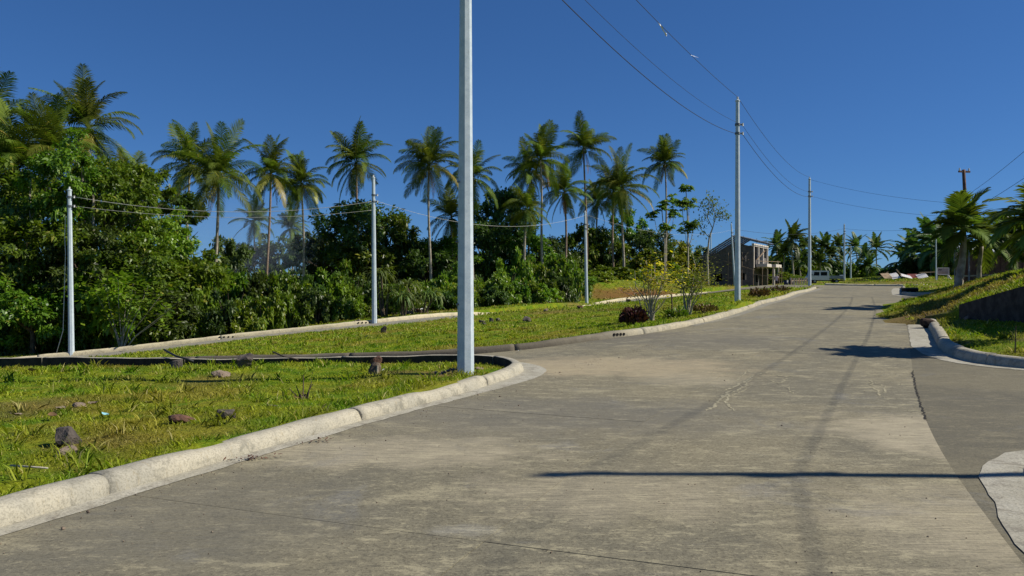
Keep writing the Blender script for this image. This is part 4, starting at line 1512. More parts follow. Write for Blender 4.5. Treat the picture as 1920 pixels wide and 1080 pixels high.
# front row of bushes along the forest edge
rg_ = random.Random(21)
EDGE = [(-60, 668, 47), (0, 665, 45.5), (100, 664, 44.8), (200, 660, 45.5), (300, 655, 46.5), (440, 642, 48), (540, 622, 50.5), (640, 606, 53.5), (740, 598, 55.5), (860, 584, 59), (960, 574, 63), (1050, 566, 68)]
ex = np.array(EDGE, float)


def edge_at(px):
    return np.interp(px, ex[:, 0], ex[:, 1]), np.interp(px, ex[:, 0], ex[:, 2]) + 2.6


px = -50
while px < 1060:
    yb, d = edge_at(px)
    wpx = rg_.uniform(62, 92) * 48 / d
    top_y = {0: 590, 450: 560, 560: 545, 700: 540, 900: 530, 1060: 520}
    ty = np.interp(px, list(top_y.keys()), list(top_y.values())) + rg_.uniform(-16, 14)
    tree(px, ty, yb, wpx, d + rg_.uniform(0, 1.5), 'bush', rg_.choice(['leaf', 'leaf', 'leaf_dark', 'leaf_bright']), group='bushes along the forest edge', cat='bush')
    px += wpx * .52
px = -40
while px < 1080:
    yb, d = edge_at(px)
    d += 4.5
    wpx = rg_.uniform(80, 120) * 48 / d
    ty = np.interp(px, [0, 300, 440, 560, 680, 800, 900, 1000, 1080], [520, 530, 525, 500, 510, 520, 500, 485, 480]) + rg_.uniform(-14, 14)
    tree(px, ty, yb, wpx, d, 'bush', rg_.choice(['leaf', 'leaf', 'leaf_dark', 'leaf_bright']), group='taller bushes behind the forest edge', cat='bush')
    px += wpx * .5
# back rank closing the gaps between the trunks
px = -60
while px < 1330:
    d = np.interp(px, [0, 500, 1330], [88, 112, 135]) + rg_.uniform(-4, 4)
    wpx = rg_.uniform(110, 150) * 70 / d
    ty = np.interp(px, [0, 350, 430, 600, 650, 760, 850, 1330], [440, 470, 500, 500, 470, 480, 465, 490]) + rg_.uniform(-12, 12)
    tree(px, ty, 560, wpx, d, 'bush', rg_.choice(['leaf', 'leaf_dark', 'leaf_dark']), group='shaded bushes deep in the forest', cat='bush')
    px += wpx * .5
for px, ty, w, d in ((1080, 512, 80, 84), (1120, 505, 60, 88), (1160, 495, 80, 94), (1205, 500, 70, 97), (1250, 505, 60, 101), (1290, 512, 60, 104), (1020, 535, 60, 68)):
    tree(px, ty, 550, w, d, 'bush', rg_.choice(['leaf', 'leaf_bright']), group='low bushes above the red slope', cat='bush')
# distant tree line beyond the crest
px = 1440
while px < 1690:
    d = 205 + rg_.uniform(-8, 8)
    tree(px, np.interp(px, [1440, 1540, 1600, 1680], [480, 488, 492, 505]) + rg_.uniform(-5, 5), 527, rg_.uniform(46, 64), d, 'far', rg_.choice(['leaf_far', 'leaf_far', 'leaf']), name='distant_tree', group='distant trees beyond the crest', cat='tree')
    px += 18
px = 1690
while px < 1960:
    d = np.interp(px, [1690, 1800, 1960], [135, 115, 80]) + rg_.uniform(-3, 3)
    tree(px, np.interp(px, [1690, 1740, 1800, 1960], [494, 482, 468, 440]) + rg_.uniform(-5, 5), 527, rg_.uniform(60, 80), d, 'far', 'leaf_dark', name='distant_tree', group='dark trees behind the right bank', cat='tree')
    px += 26
for px in (1470, 1495, 1440):
    tree(px, 512 + rg_.uniform(-3, 3), 530, 44, 140, 'bush', 'leaf_bright', group='bushes between the house and the truck', cat='bush')
for px, ty, w, d in ((1905, 405, 70, 40), (1940, 380, 110, 36), (1880, 440, 60, 46)):
    tree(px, ty, 490, w, d, 'mid', 'leaf_dark', group='leafy trees over the shed', cat='tree')

# labels by kind and order
from collections import defaultdict
bygroup = defaultdict(list)
for v in VEG: bygroup[v[5]].append(v)
NOUN = {'leafy trees of the forest': 'leafy trees rising in the forest', 'bushes along the forest edge': 'green bushes in the front row along the forest edge', 'taller bushes behind the forest edge': 'taller bushes just behind the front forest bushes',
        'shaded bushes deep in the forest': 'shaded bushes deep between the palm trunks', 'low bushes above the red slope': 'low bushes above the red earth slope', 'distant trees beyond the crest': 'hazy trees in the line beyond the crest',
        'dark trees behind the right bank': 'dark trees behind the right bank', 'bushes between the house and the truck': 'bright bushes between house and truck', 'leafy trees over the shed': 'leafy trees overhanging the shed'}
for gname, vs in bygroup.items():
    for k, v in enumerate(sorted(vs, key=lambda q: q[1])):
        tag(v[0], f'{ordinal(k)} from the left of the {NOUN[gname]}', v[4], gname)


# umbrella-leaved trees, bare tree
def umbrella_tree(px, py_bot, d, tips, label, seed):
    rg = np.random.default_rng(seed)
    x, y, _ = P(px, 540, d)
    g = lz(x, y)
    root = empty('umbrella_tree', (x, y, g))
    tag(root, label, 'tree', 'umbrella leaved trees')
    mb = MB()
    V = []; F = []
    top0 = None
    for k, (tx, ty) in enumerate(tips):
        q = Vector(P(tx, ty, d + rg.uniform(-1, 1))) - Vector((x, y, g))
        fork = Vector((0.0, 0, q.z * .62))
        if k == 0: mb.tube([(0, 0, -.3), fork, q], [.14, .1, .05], 6, False)
        else: mb.tube([fork, (fork + q) / 2 + Vector((q.x * .2, 0, -.3)), q], [.07, .05, .03], 5, False)
        for j in range(26):
            a = rg.uniform(0, 6.28); e = rg.uniform(-.7, 1.2); r0 = rg.uniform(.2, 1.15)
            c = np.array(q) + np.array([math.cos(a) * math.cos(e), math.sin(a) * math.cos(e), math.sin(e) * 1.0]) * r0
            for l in range(8):
                an = 6.283 * l / 8 + rg.uniform(-.2, .2)
                dr = np.array([math.cos(an), math.sin(an), -.75]); dr /= np.linalg.norm(dr)
                sdv = np.array([-math.sin(an), math.cos(an), 0])
                b = len(V); ln = rg.uniform(.5, .8)
                V += [tuple(c), tuple(c + dr * ln * .6 + sdv * .12), tuple(c + dr * ln), tuple(c + dr * ln * .6 - sdv * .12)]
                F.append((b, b + 1, b + 2, b + 3))
    mb.build('trunk', M['bark_pale'], root, True)
    link('crown', quick_mesh('crown', np.array(V), F), M['leaf'], root)


umbrella_tree(1246, 530, 112, [(1240, 385), (1262, 375), (1225, 400), (1265, 398), (1250, 425)], 'umbrella leaved tree beneath the rightmost lone palm', 1)
umbrella_tree(1290, 530, 110, [(1286, 352), (1292, 380), (1285, 425), (1300, 420), (1278, 382)], 'slender umbrella leaved tree with stacked leaf tufts', 2)


def bare_tree():
    d = 108
    x, y, _ = P(1328, 540, d); g = lz(x, y)
    root = empty('sparse_tree', (x, y, g))
    tag(root, 'sparse thin tree with forked branches left of the house', 'tree')
    rg = np.random.default_rng(9)
    L = lambda a, b: Vector(P(a, b, d)) - Vector((x, y, g))
    mb = MB()
    tips = []
    mb.tube([(0, 0, -.3), L(1326, 480), L(1330, 445), L(1336, 428)], [.16, .13, .11, .09], 6, False)
    for path in ([(1336, 428), (1326, 408), (1318, 385)], [(1336, 428), (1342, 408), (1352, 395)], [(1326, 408), (1330, 385), (1328, 372)], [(1342, 408), (1338, 392), (1342, 380)], [(1330, 445), (1316, 432), (1308, 420)], [(1342, 408), (1358, 405), (1362, 402)]):
        mb.tube([L(*p) for p in path], [.07, .05, .02], 5, False); tips += [L(*path[-1]), L(*path[1])]
    mb.build('trunk', M['bark_pale'], root, True)
    V = []; F = []
    for t in tips:
        for j in range(55):
            c = np.array(t) + rg.normal(0, .45, 3)
            u = rg.normal(size=3); u /= np.linalg.norm(u); w = np.cross(u, [0, 0, 1]); w /= np.linalg.norm(w) + 1e-6
            b = len(V); V += [tuple(c), tuple(c + u * .2 + w * .1), tuple(c + u * .42), tuple(c + u * .2 - w * .1)]; F.append((b, b + 1, b + 2, b + 3))
    link('crown', quick_mesh('crown', np.array(V), F), M['leaf_bright'], root)


bare_tree()


# branching pale shrub among the left bushes and strap leaved plants
def strap_plant(px, py, d, h, n, label, seed):
    rg = np.random.default_rng(seed)
    x, y, _ = P(px, py, d); g = lz(x, y)
    root = empty('strap_leaved_plant', (x, y, g))
    tag(root, label, 'plant', 'strap leaved plants by the middle pole')
    for cl in range(3):
        V = []; F = []
        c0 = np.array([rg.uniform(-1.2, 1.2), rg.uniform(-.5, .5), h * rg.uniform(.25, .75)])
        for k in range(n):
            a = rg.uniform(0, 6.283); e = rg.uniform(.3, 1.35); L = rg.uniform(1.2, 2.0)
            p = c0.copy(); dz = e; prev = None
            sdv = np.array([-math.sin(a), math.cos(a), 0])
            S = 6
            for i in range(S + 1):
                w = .05 * (1 - (i / S) ** 2 * .95)
                b = len(V)
                V += [tuple(p + sdv * w), tuple(p - sdv * w)]
                if prev is not None: F.append((prev, prev + 1, b + 1, b))
                prev = b
                p = p + np.array([math.cos(a) * math.cos(dz), math.sin(a) * math.cos(dz), math.sin(dz)]) * L / S
                dz -= .42
        link('leaf_rosette', quick_mesh('leaf_rosette', np.array(V), F), M['strap'], root)
        MB().tube([(c0[0] * .3, c0[1] * .3, -.2), (c0[0], c0[1], c0[2])], [.1, .07], 6).build('stem', M['bark'], root)


strap_plant(755, 590, 54.0, 3.6, 46, 'strap leaved plant right of the middle pole', 1)
strap_plant(722, 590, 55.5, 4.4, 40, 'taller strap leaved plant right behind the middle pole', 2)
strap_plant(790, 585, 55.5, 3.0, 40, 'rightmost strap leaved plant above the litter', 3)


# ------------------------------------------------------------------ shrubs on the verge
def verge_shrub(px, py, d, stems, leaves, label, seed, tips, barkm='bark_pale', leafm='leaf_yellowgreen', flower=0.5, name='flowering_shrub', cat='shrub', spread=.22, lsize=1.0, fz=None):
    rg = np.random.default_rng(seed)
    x, y, z = P(px, py, d); g = lz(x, y)
    root = empty(name, (x, y, g))
    tag(root, label, cat)
    mb = MB(); V = []; F = []; VF = []; FF = []
    for (tx, ty) in tips:
        q = Vector(P(tx, ty, d + rg.uniform(-.7, .7))) - Vector((x, y, z))
        m1 = Vector((q.x * .25 + rg.normal(0, .06), q.y * .3, q.z * .32)); m2 = Vector((q.x * .65 + rg.normal(0, .08), q.y * .6, q.z * .68))
        mb.tube([(rg.normal(0, .05), rg.normal(0, .05), -.15), m1, m2, q], [.035, .028, .018, .007], 5, False)
        for k in range(3):
            s = m1.lerp(q, rg.uniform(.25, .9)); e = s + Vector((rg.normal(0, .3), rg.normal(0, .3), abs(rg.normal(0, .28)) + .05))
            mb.tube([s, e], [.012, .004], 4, False)
            ends = [e, s.lerp(e, .6)]
            for t in ends:
                isf = rg.random() < (flower if fz is None or t.z > fz else flower * .15)
                for j in range(leaves):
                    c = np.array(t) + rg.normal(0, spread, 3)
                    u = rg.normal(size=3); u[2] = abs(u[2]) * .3; u /= np.linalg.norm(u); w = np.cross(u, [0, 0, 1]); w /= np.linalg.norm(w) + 1e-6
                    l = rg.uniform(.07, .16) * lsize
                    VV, FX = (VF, FF) if isf and rg.random() < .75 else (V, F)
                    if VV is VF: l *= 1.3
                    b = len(VV); VV += [tuple(c), tuple(c + u * l * .5 + w * l * .28), tuple(c + u * l), tuple(c + u * l * .5 - w * l * .28)]; FX.append((b, b + 1, b + 2, b + 3))
    mb.build('branches', M[barkm], root, True)
    if F: tag(link('leaves', quick_mesh('leaves', np.array(V), F), M[leafm], root), kind='stuff')
    if FF: tag(link('flowers', quick_mesh('flowers', np.array(VF), FF), M['flower_yellow'], root), kind='stuff')
    return root


verge_shrub(1222, 592, 27.5, 6, 15, 'bare branched shrub with yellow blossoms beside the maroon bush', 3, [(1180, 527), (1190, 498), (1205, 500), (1222, 492), (1240, 495), (1254, 503), (1232, 508), (1196, 540), (1248, 488), (1212, 478), (1250, 548), (1228, 482)], flower=.8, fz=.95)
verge_shrub(1288, 572, 31.0, 6, 34, 'leafy yellow green shrub with orange blossoms in front of the house', 4, [(1268, 500), (1280, 490), (1298, 485), (1312, 482), (1322, 498), (1300, 505), (1284, 512), (1316, 515), (1274, 520), (1305, 472), (1328, 492)], flower=.13, leafm='leaf_yellowgreen', spread=.26)


verge_shrub(228, 655, 44.3, 6, 20, 'pale branched shrub with large bright leaves right of the leftmost pole', 31, [(180, 545), (198, 528), (222, 520), (250, 525), (278, 532), (305, 545), (335, 560), (262, 548), (238, 545), (320, 575)], flower=0, leafm='leaf_bright', name='branching_shrub', spread=.55, lsize=3.0)


def clump(px, py, d, w, h, n, L, W, mat, label, seed, name, cat, erect=.8, bark='bark'):
    rg = np.random.default_rng(seed)
    x, y, z = P(px, py, d); g = lz(x, y)
    root = empty(name, (x, y, g)); tag(root, label, cat)
    V = []; F = []
    for k in range(n):
        a = rg.uniform(0, 6.283); r = w * math.sqrt(rg.uniform(0, 1)); hh = h * rg.uniform(.15, 1) * (1 - .5 * (r / w) ** 2)
        c = np.array([math.cos(a) * r, math.sin(a) * r, hh])
        u = np.array([math.cos(a) * .5, math.sin(a) * .5, erect]) + rg.normal(0, .4, 3); u /= np.linalg.norm(u)
        sd = np.cross(u, rg.normal(size=3)); sd /= np.linalg.norm(sd)
        l = L * rg.uniform(.6, 1.3); b = len(V)
        V += [tuple(c), tuple(c + u * l * .5 + sd * W), tuple(c + u * l), tuple(c + u * l * .5 - sd * W)]; F.append((b, b + 1, b + 2, b + 3))
    link('leaves', quick_mesh('leaves', np.array(V), F), M[mat], root)
    mb = MB()
    for k in range(9):
        a = rg.uniform(0, 6.283); mb.tube([(0, 0, -.1), (math.cos(a) * w * .3, math.sin(a) * w * .3, h * .5), (math.cos(a) * w * .6, math.sin(a) * w * .6, h * .9)], [.02, .015, .006], 4, False)
    mb.build('stems', M[bark], root)
    return root


clump(1188, 616, 25.5, .40, .52, 520, .20, .045, 'leaf_maroon', 'dense dark maroon bush beside the kerb', 1, 'maroon_bush', 'bush')
clump(1320, 572, 31.5, .52, .30, 300, .16, .03, 'leaf_rust', 'low rusty dry bush below the orange blossoms', 2, 'dry_bush', 'bush')
clump(1424, 552, 45.0, .55, .5, 300, .22, .045, 'leaf_rust', 'dark rusty shrub right of the dry shrub pole', 3, 'dry_bush', 'bush')
clump(1462, 548, 52.0, .6, .35, 160, .2, .04, 'leaf_rust', 'low withered shrub in front of the person', 4, 'dry_bush', 'bush')
clump(1272, 585, 28.5, .33, .36, 150, .22, .035, 'leaf', 'small dark green plant at the foot of the thin stake', 5, 'green_plant', 'plant', .6)
clump(1252, 583, 28.8, .22, .3, 40, .3, .03, 'leaf_yellowgreen', 'pale leafy plant just left of the thin stake', 6, 'green_plant', 'plant', .4)
x, y, z = P(1259, 583, 28.6)
st = MB().tube([(0, 0, -.1), (.02, 0, .45), (0, 0, .92)], [.03, .028, .025], 7).build('wooden_stake', M['bark'], None, loc=(x, y, lz(x, y)))
tag(st, 'thin dark wooden stake standing in the verge between the shrubs', 'stake')
clump(568, 760, 10.35, .07, .1, 6, .1, .01, 'dead', 'dead upright twigs in the near grass', 7, 'dead_twigs', 'twigs')
tw = [o for o in bpy.data.objects if o.name.startswith('dead_twigs')][0]
mbt = MB()
for (dx, h_, dx2) in ((.0, .34, .0), (.05, .26, .06), (-.03, .2, -.07), (.02, .22, .1), (-.05, .16, -.14)):
    mbt.tube([(dx, 0, -.05), (dx + dx2 * .4, .02, h_ * .5), (dx + dx2, .03, h_)], [.012, .009, .005], 5, False)
mbt.build('twig', M['bark'], tw)


# ------------------------------------------------------------------ stones and litter on the grass
def rock_mesh(seed, sub=2):
    import bmesh
    bm = bmesh.new(); bmesh.ops.create_icosphere(bm, subdivisions=sub + 1, radius=1)
    rg = np.random.default_rng(seed)
    planes = [(rg.normal(size=3), rg.uniform(.38, .8)) for _ in range(14)]
    planes = [(p / np.linalg.norm(p), d) for p, d in planes]
    ph = rg.uniform(0, 6, 3)
    for v in bm.verts:
        p = np.array(v.co)
        for n, d in planes:
            k = p @ n
            if k > d: p = p - n * (k - d)
        p = p * (1 + .05 * math.sin(p[0] * 7 + ph[0]) * math.sin(p[1] * 6 + ph[1]) + .035 * math.sin(p[2] * 13 + ph[2] + p[0] * 9))
        v.co = p
    me = bpy.data.meshes.new('rock'); bm.to_mesh(me); bm.free()
    return me


RM = [rock_mesh(s) for s in (1, 2, 3, 4, 5, 6)]
ROCKS = [  # px, py base, depth, width px, height px, mat, label
    (130, 850, 7.3, 66, 44, 'rock', 'dark grey boulder in the near grass at far left'), (128, 882, 6.7, 50, 22, 'rock_pale', 'low pinkish stone below the dark grey boulder'),
    (342, 808, 8.5, 58, 20, 'rock_red', 'flat reddish stone in the near grass'), (428, 800, 8.7, 46, 28, 'rock', 'brown stone right of the flat reddish stone'),
    (458, 697, 14.9, 46, 30, 'rock', 'squarish dark block by the street edge'), (410, 711, 13.6, 42, 18, 'rock_pale', 'rounded brown stone left of the squarish block'), (332, 690, 15.6, 38, 18, 'rock', 'dark stone under the black pipe'),
    (719, 630, 30.2, 22, 19, 'rock', 'lone dark boulder in the middle lawn'), (704, 678, 15.6, 24, 18, 'rock_red', 'reddish stone at the street edge left of the near pole'),
    (905, 605, 38, 16, 9, 'rock', 'leftmost of the three stones in a row on the middle lawn'), (921, 604, 38.4, 14, 9, 'rock', 'middle of the three stones in a row on the middle lawn'), (934, 602, 38.8, 13, 10, 'rock', 'rightmost of the three stones in a row on the middle lawn'),
    (990, 607, 36.0, 28, 12, 'rock', 'flat broad grey stone right of the three stones'), (1087, 586, 46.5, 17, 9, 'rock_red', 'brown stone in the grass left of the slim pole'), (1023, 587, 46.0, 10, 6, 'rock_pale', 'small pale stone on the middle lawn'), (906, 615, 34.6, 12, 8, 'rock', 'small stone below the row of three'),
    (1177, 567, 60.0, 14, 7, 'rock', 'dark stone against the lower kerb'), (1815, 592, 21.6, 14, 10, 'rock_pale', 'pale stone at the foot of the retaining wall'), (1808, 555, 27.0, 14, 8, 'rock_pale', 'pale stone on the grassy mound'),
    (510, 770, 9.6, 40, 10, 'rock', 'low grey stone near the dead twigs'), (150, 770, 10.2, 24, 12, 'rock_pale', 'small pale stone in the left grass'), (900, 690, 14.3, 20, 8, 'rock_pale', 'small pale stone in the shaded kerb corner behind the nearest pole'),
]
for i, (px, py, d, w, h, mt, lab) in enumerate(ROCKS):
    x, y, z = P(px, py, d)
    zz = lz(x, y) if lab.find('mound') < 0 else z
    W_, H_ = w / FPX * d / 2, h / FPX * d
    me = RM[i % 6].copy()
    o = link('rock', me, M[mt], None, (x, y, zz + H_ * .24), (random.uniform(-.2, .2), random.uniform(-.2, .2), random.uniform(0, 6.28)), (W_ * 1.1, W_ * .95, H_ * .75))
    tag(o, lab, 'rock', 'stones lying on the grass')

M['clod'] = simple('shaded_soil', (.07, .04, .028), (.04, .025, .018), 6, .95, bstr=.8)  # soil colour darkened to carry the shadow the clod lies in
# soil block by the end of the right kerb
xk, yk = right_kerb[-1]
o = link('rock', RM[2].copy(), M['clod'], None, (xk - .50, yk - 1.2, rz(xk, yk) + .06), (.1, .2, .4), (.42, .34, .24))
tag(o, 'dark brown clod fallen into the gutter at the end of the right kerb', 'rock', 'stones lying on the grass')

# tree stump
x, y, z = P(703, 700, 13.6)
stump = empty('tree_stump', (x, y, lz(x, y)))
tag(stump, 'small split tree stump in the near grass', 'stump')
mb = MB()
mb.tube([(0, 0, -.06), (.0, 0, .06), (.02, .01, .13), (.03, .02, .19)], [.15, .11, .095, .05], 9)
mb.build('stump_wood', M['bark'], stump)
MB().tube([(.05, -.09, 0), (.06, -.085, .15)], [.03, .02], 5).build('splinter', M['bark_pale'], stump)
# black pipe
xa = P(308, 656, 16.7); xb = P(352, 674, 16.1)
o = MB().tube([Vector(xa) - Vector(xb), (Vector(xa) - Vector(xb)) * .5 + Vector((0, 0, -.03)), (0, 0, 0), (.12, 0, -.04)], .022, 8).build('pipe', M['wire'], None, True, loc=xb)
tag(o, 'black bent pipe leaning over the left street edge', 'pipe')
xa = P(512, 660, 16.6); xb = P(558, 674, 16.0)
o = MB().tube([Vector(xa) - Vector(xb), (Vector(xa) - Vector(xb)) * .5 + Vector((0, 0, -.03)), (0, 0, 0)], .018, 7).build('stick', M['bark'], None, True, loc=xb)
tag(o, 'dark bent stick at the street edge near the squarish block', 'stick')
# pale bamboo stick near left kerb
xa = P(20, 900, 6.0); xb = P(90, 903, 5.9)
o = MB().tube([(0, 0, .03), Vector(xb) - Vector(xa) + Vector((0, 0, .02))], .008, 6).build('stick', M['bark_pale'], None, True, loc=(xa[0], xa[1], lz(xa[0], xa[1]) + .03))
tag(o, 'thin pale stick lying in the grass by the near kerb', 'stick')
x, y, z = P(1903, 660, 15.0)
o = MB().tube([(0, 0, -.1), (.01, 0, .25), (.02, 0, .55)], [.014, .012, .008], 6).build('stick', M['bark'], None, loc=(x, y, lz(x, y)))
tag(o, 'thin upright stick in the right hand lawn', 'stick')
M['blue_litter'] = simple('blue_plastic', (.28, .55, .60), (.2, .42, .5), 20, .4)
M['red_litter'] = simple('red_litter', (.45, .10, .07), (.30, .07, .05), 20, .6)


def leaf_scrap(x, y, z, size, mat, seed, curl=.35):
    rg = np.random.default_rng(seed)
    V = []; F = []
    n = 6
    for i in range(n):
        t = i / (n - 1) - .5
        w = size * .32 * math.cos(t * 2.6) + .004
        zc = size * curl * (t * t * 2) + .01
        for j in (-1, 0, 1):
            V.append((t * size, j * w, zc + abs(j) * w * curl * 1.2 + rg.normal(0, size * .02)))
    for i in range(n - 1):
        for j in range(2):
            F.append((i * 3 + j, i * 3 + j + 1, (i + 1) * 3 + j + 1, (i + 1) * 3 + j))
    return link('litter', quick_mesh('litter', np.array(V), F, True), mat, None, (x, y, z + .02), (rg.normal(0, .2), rg.normal(0, .2), rg.uniform(0, 6.28)))


LIT = [(195, 792, 9.0, .12, 'blue_litter', 'scrap of blue plastic on the near grass', 'litter'), (112, 777, 9.6, .16, 'rock_pale', 'large curled tan leaf on the left grass', 'dead leaf'), (98, 795, 9.0, .14, 'dead', 'dark brown dead leaf on the left grass', 'dead leaf'),
       (175, 760, 10.1, .13, 'rock_pale', 'curled tan leaf near the small pale stone', 'dead leaf'), (30, 790, 9.1, .15, 'rock_pale', 'tan leaf at the far left of the near grass', 'dead leaf'), (1230, 657, 0, .0, '', '', ''), (480, 858, 0, 0, '', '', ''),
       (720, 703, 13.6, .08, 'plastic', 'white scrap of litter right of the stump', 'litter'), (280, 765, 10.1, .13, 'crack_pale', 'pale dry leaf in the middle of the near grass', 'dead leaf'), (60, 705, 14.5, .2, 'rock_pale', 'pale litter far left near the street edge', 'litter')]
for i, (px, py, d, s_, mt, lab, ct_) in enumerate(LIT):
    if not lab: continue
    x, y, _ = P(px, py, d)
    tag(leaf_scrap(x, y, lz(x, y) + .02, s_, M[mt], i), lab, ct_, 'litter on the grass')
x, y = g2(975, 658, .0)
tag(leaf_scrap(x, y, rz(x, y), .14, M['plastic'], 77), 'white scrap of litter against the far kerb of the left street', 'litter', 'litter on the grass')
# dry leaves in the gutter: small heaps
for i, (px, py, n, lab) in enumerate(((478, 858, 40, 'small heap of rusty dry leaves in the near gutter'), (590, 826, 14, 'few rusty leaves against the near kerb'))):
    x, y = g2(px, py, .02)
    V = []; F = []
    rg = np.random.default_rng(i)
    for k in range(n):
        s = rg.normal(0, .11); c = np.array([s * .95 + rg.normal(0, .02), s * .35 + rg.normal(0, .02), .012 + rg.uniform(0, .02)])
        a = rg.uniform(0, 6.28); u = np.array([math.cos(a), math.sin(a), rg.normal(0, .3)]); w = np.array([-math.sin(a), math.cos(a), .2]); l = rg.uniform(.03, .06)
        b = len(V); V += [tuple(c), tuple(c + u * l * .5 + w * l * .2), tuple(c + u * l), tuple(c + u * l * .5 - w * l * .2)]; F.append((b, b + 1, b + 2, b + 3))
    o = link('dry_leaves', quick_mesh('dry_leaves', np.array(V), F), M['rock_red'], None, (x, y, rz(x, y)))
    tag(o, lab, 'dry leaves', kind='stuff')
# wood chips at the near pole and litter pile by the forest
for (px, py, d, n, spread, mats, lab, nm) in ((850, 694, 13.1, 60, .16, 'rock_pale', 'pile of pale soil clods and chips at the foot of the nearest pole', 'soil_clods'), (672, 604, 48.6, 60, .5, 'rock_pale', 'heap of pale soil at the foot of the middle pole', 'soil_clods'), (780, 581, 56.5, 70, .7, 'rock_pale', 'scattered brown rubbish at the forest edge', 'rubbish_heap')):
    x, y, _ = P(px, py, d); g = lz(x, y)
    V = []; F = []; rg = np.random.default_rng(int(px))
    for k in range(n):
        s = spread * .16 * rg.uniform(.5, 1.4)
        c = np.array([rg.normal(0, spread), rg.normal(0, spread * .6), 0]); c[2] = max(0, .5 * spread * (1 - np.hypot(c[0], c[1]) / spread)) + s * .4
        q = rg.normal(size=(6, 3)); base = np.array([(1, 0, 0), (-1, 0, 0), (0, 1, 0), (0, -1, 0), (0, 0, 1), (0, 0, -1)]) * s * rg.uniform(.5, 1.2, (6, 1)) + q * s * .2
        b = len(V); V += [tuple(c + t) for t in base]
        F += [(b + i, b + j, b + l) for i, j, l in ((0, 2, 4), (2, 1, 4), (1, 3, 4), (3, 0, 4), (2, 0, 5), (1, 2, 5), (3, 1, 5), (0, 3, 5))]
    o = link(nm, quick_mesh(nm, np.array(V), F), M[mats], None, (x, y, g))
    tag(o, lab, 'soil' if nm == 'soil_clods' else 'rubbish', kind='stuff')
for i, (px, py, mt, lab) in enumerate(((783, 582, 'red_litter', 'red plastic scrap in the rubbish at the forest edge'), (792, 584, 'plastic', 'white plastic scrap in the rubbish at the forest edge'))):
    x, y, _ = P(px, py, 56)
    tag(leaf_scrap(x, y, lz(x, y) + .15, .5, M[mt], 40 + i, .6), lab, 'litter', 'litter on the grass')
# concrete drain inlet on the far right verge
x, y, z = P(1706, 551, 47.5)
dr = empty('drain_inlet', (x, y, lz(x, y)))
tag(dr, 'dark square drain inlet in the grass by the second right kerb', 'drain')
MB().box((0, 0, .1), (.75, .6, .3)).build('inlet_box', M['dark_hole'], dr)
MB().box((0, .05, .27), (.8, .5, .05)).build('inlet_lid', M['kerb_old'], dr)


# ------------------------------------------------------------------ house under construction
M['block'] = simple('hollow_block', (.15, .135, .125), (.10, .092, .088), 2.5, .95, bstr=.3)
M['block_dark'] = simple('cement_render', (.125, .115, .115), (.09, .085, .085), 1.5, .95)
M['white_beam'] = simple('bare_concrete_beam', (.62, .57, .50), (.50, .45, .39), 3, .9)
M['timber'] = simple('scaffold_timber', (.36, .27, .18), (.24, .17, .11), 3, .9)
M['roof_steel'] = simple('roof_steel', (.20, .21, .23), (.15, .155, .17), 4, .6, .3)
M['interior'] = simple('dark_interior', (.02, .018, .016), rough=1)


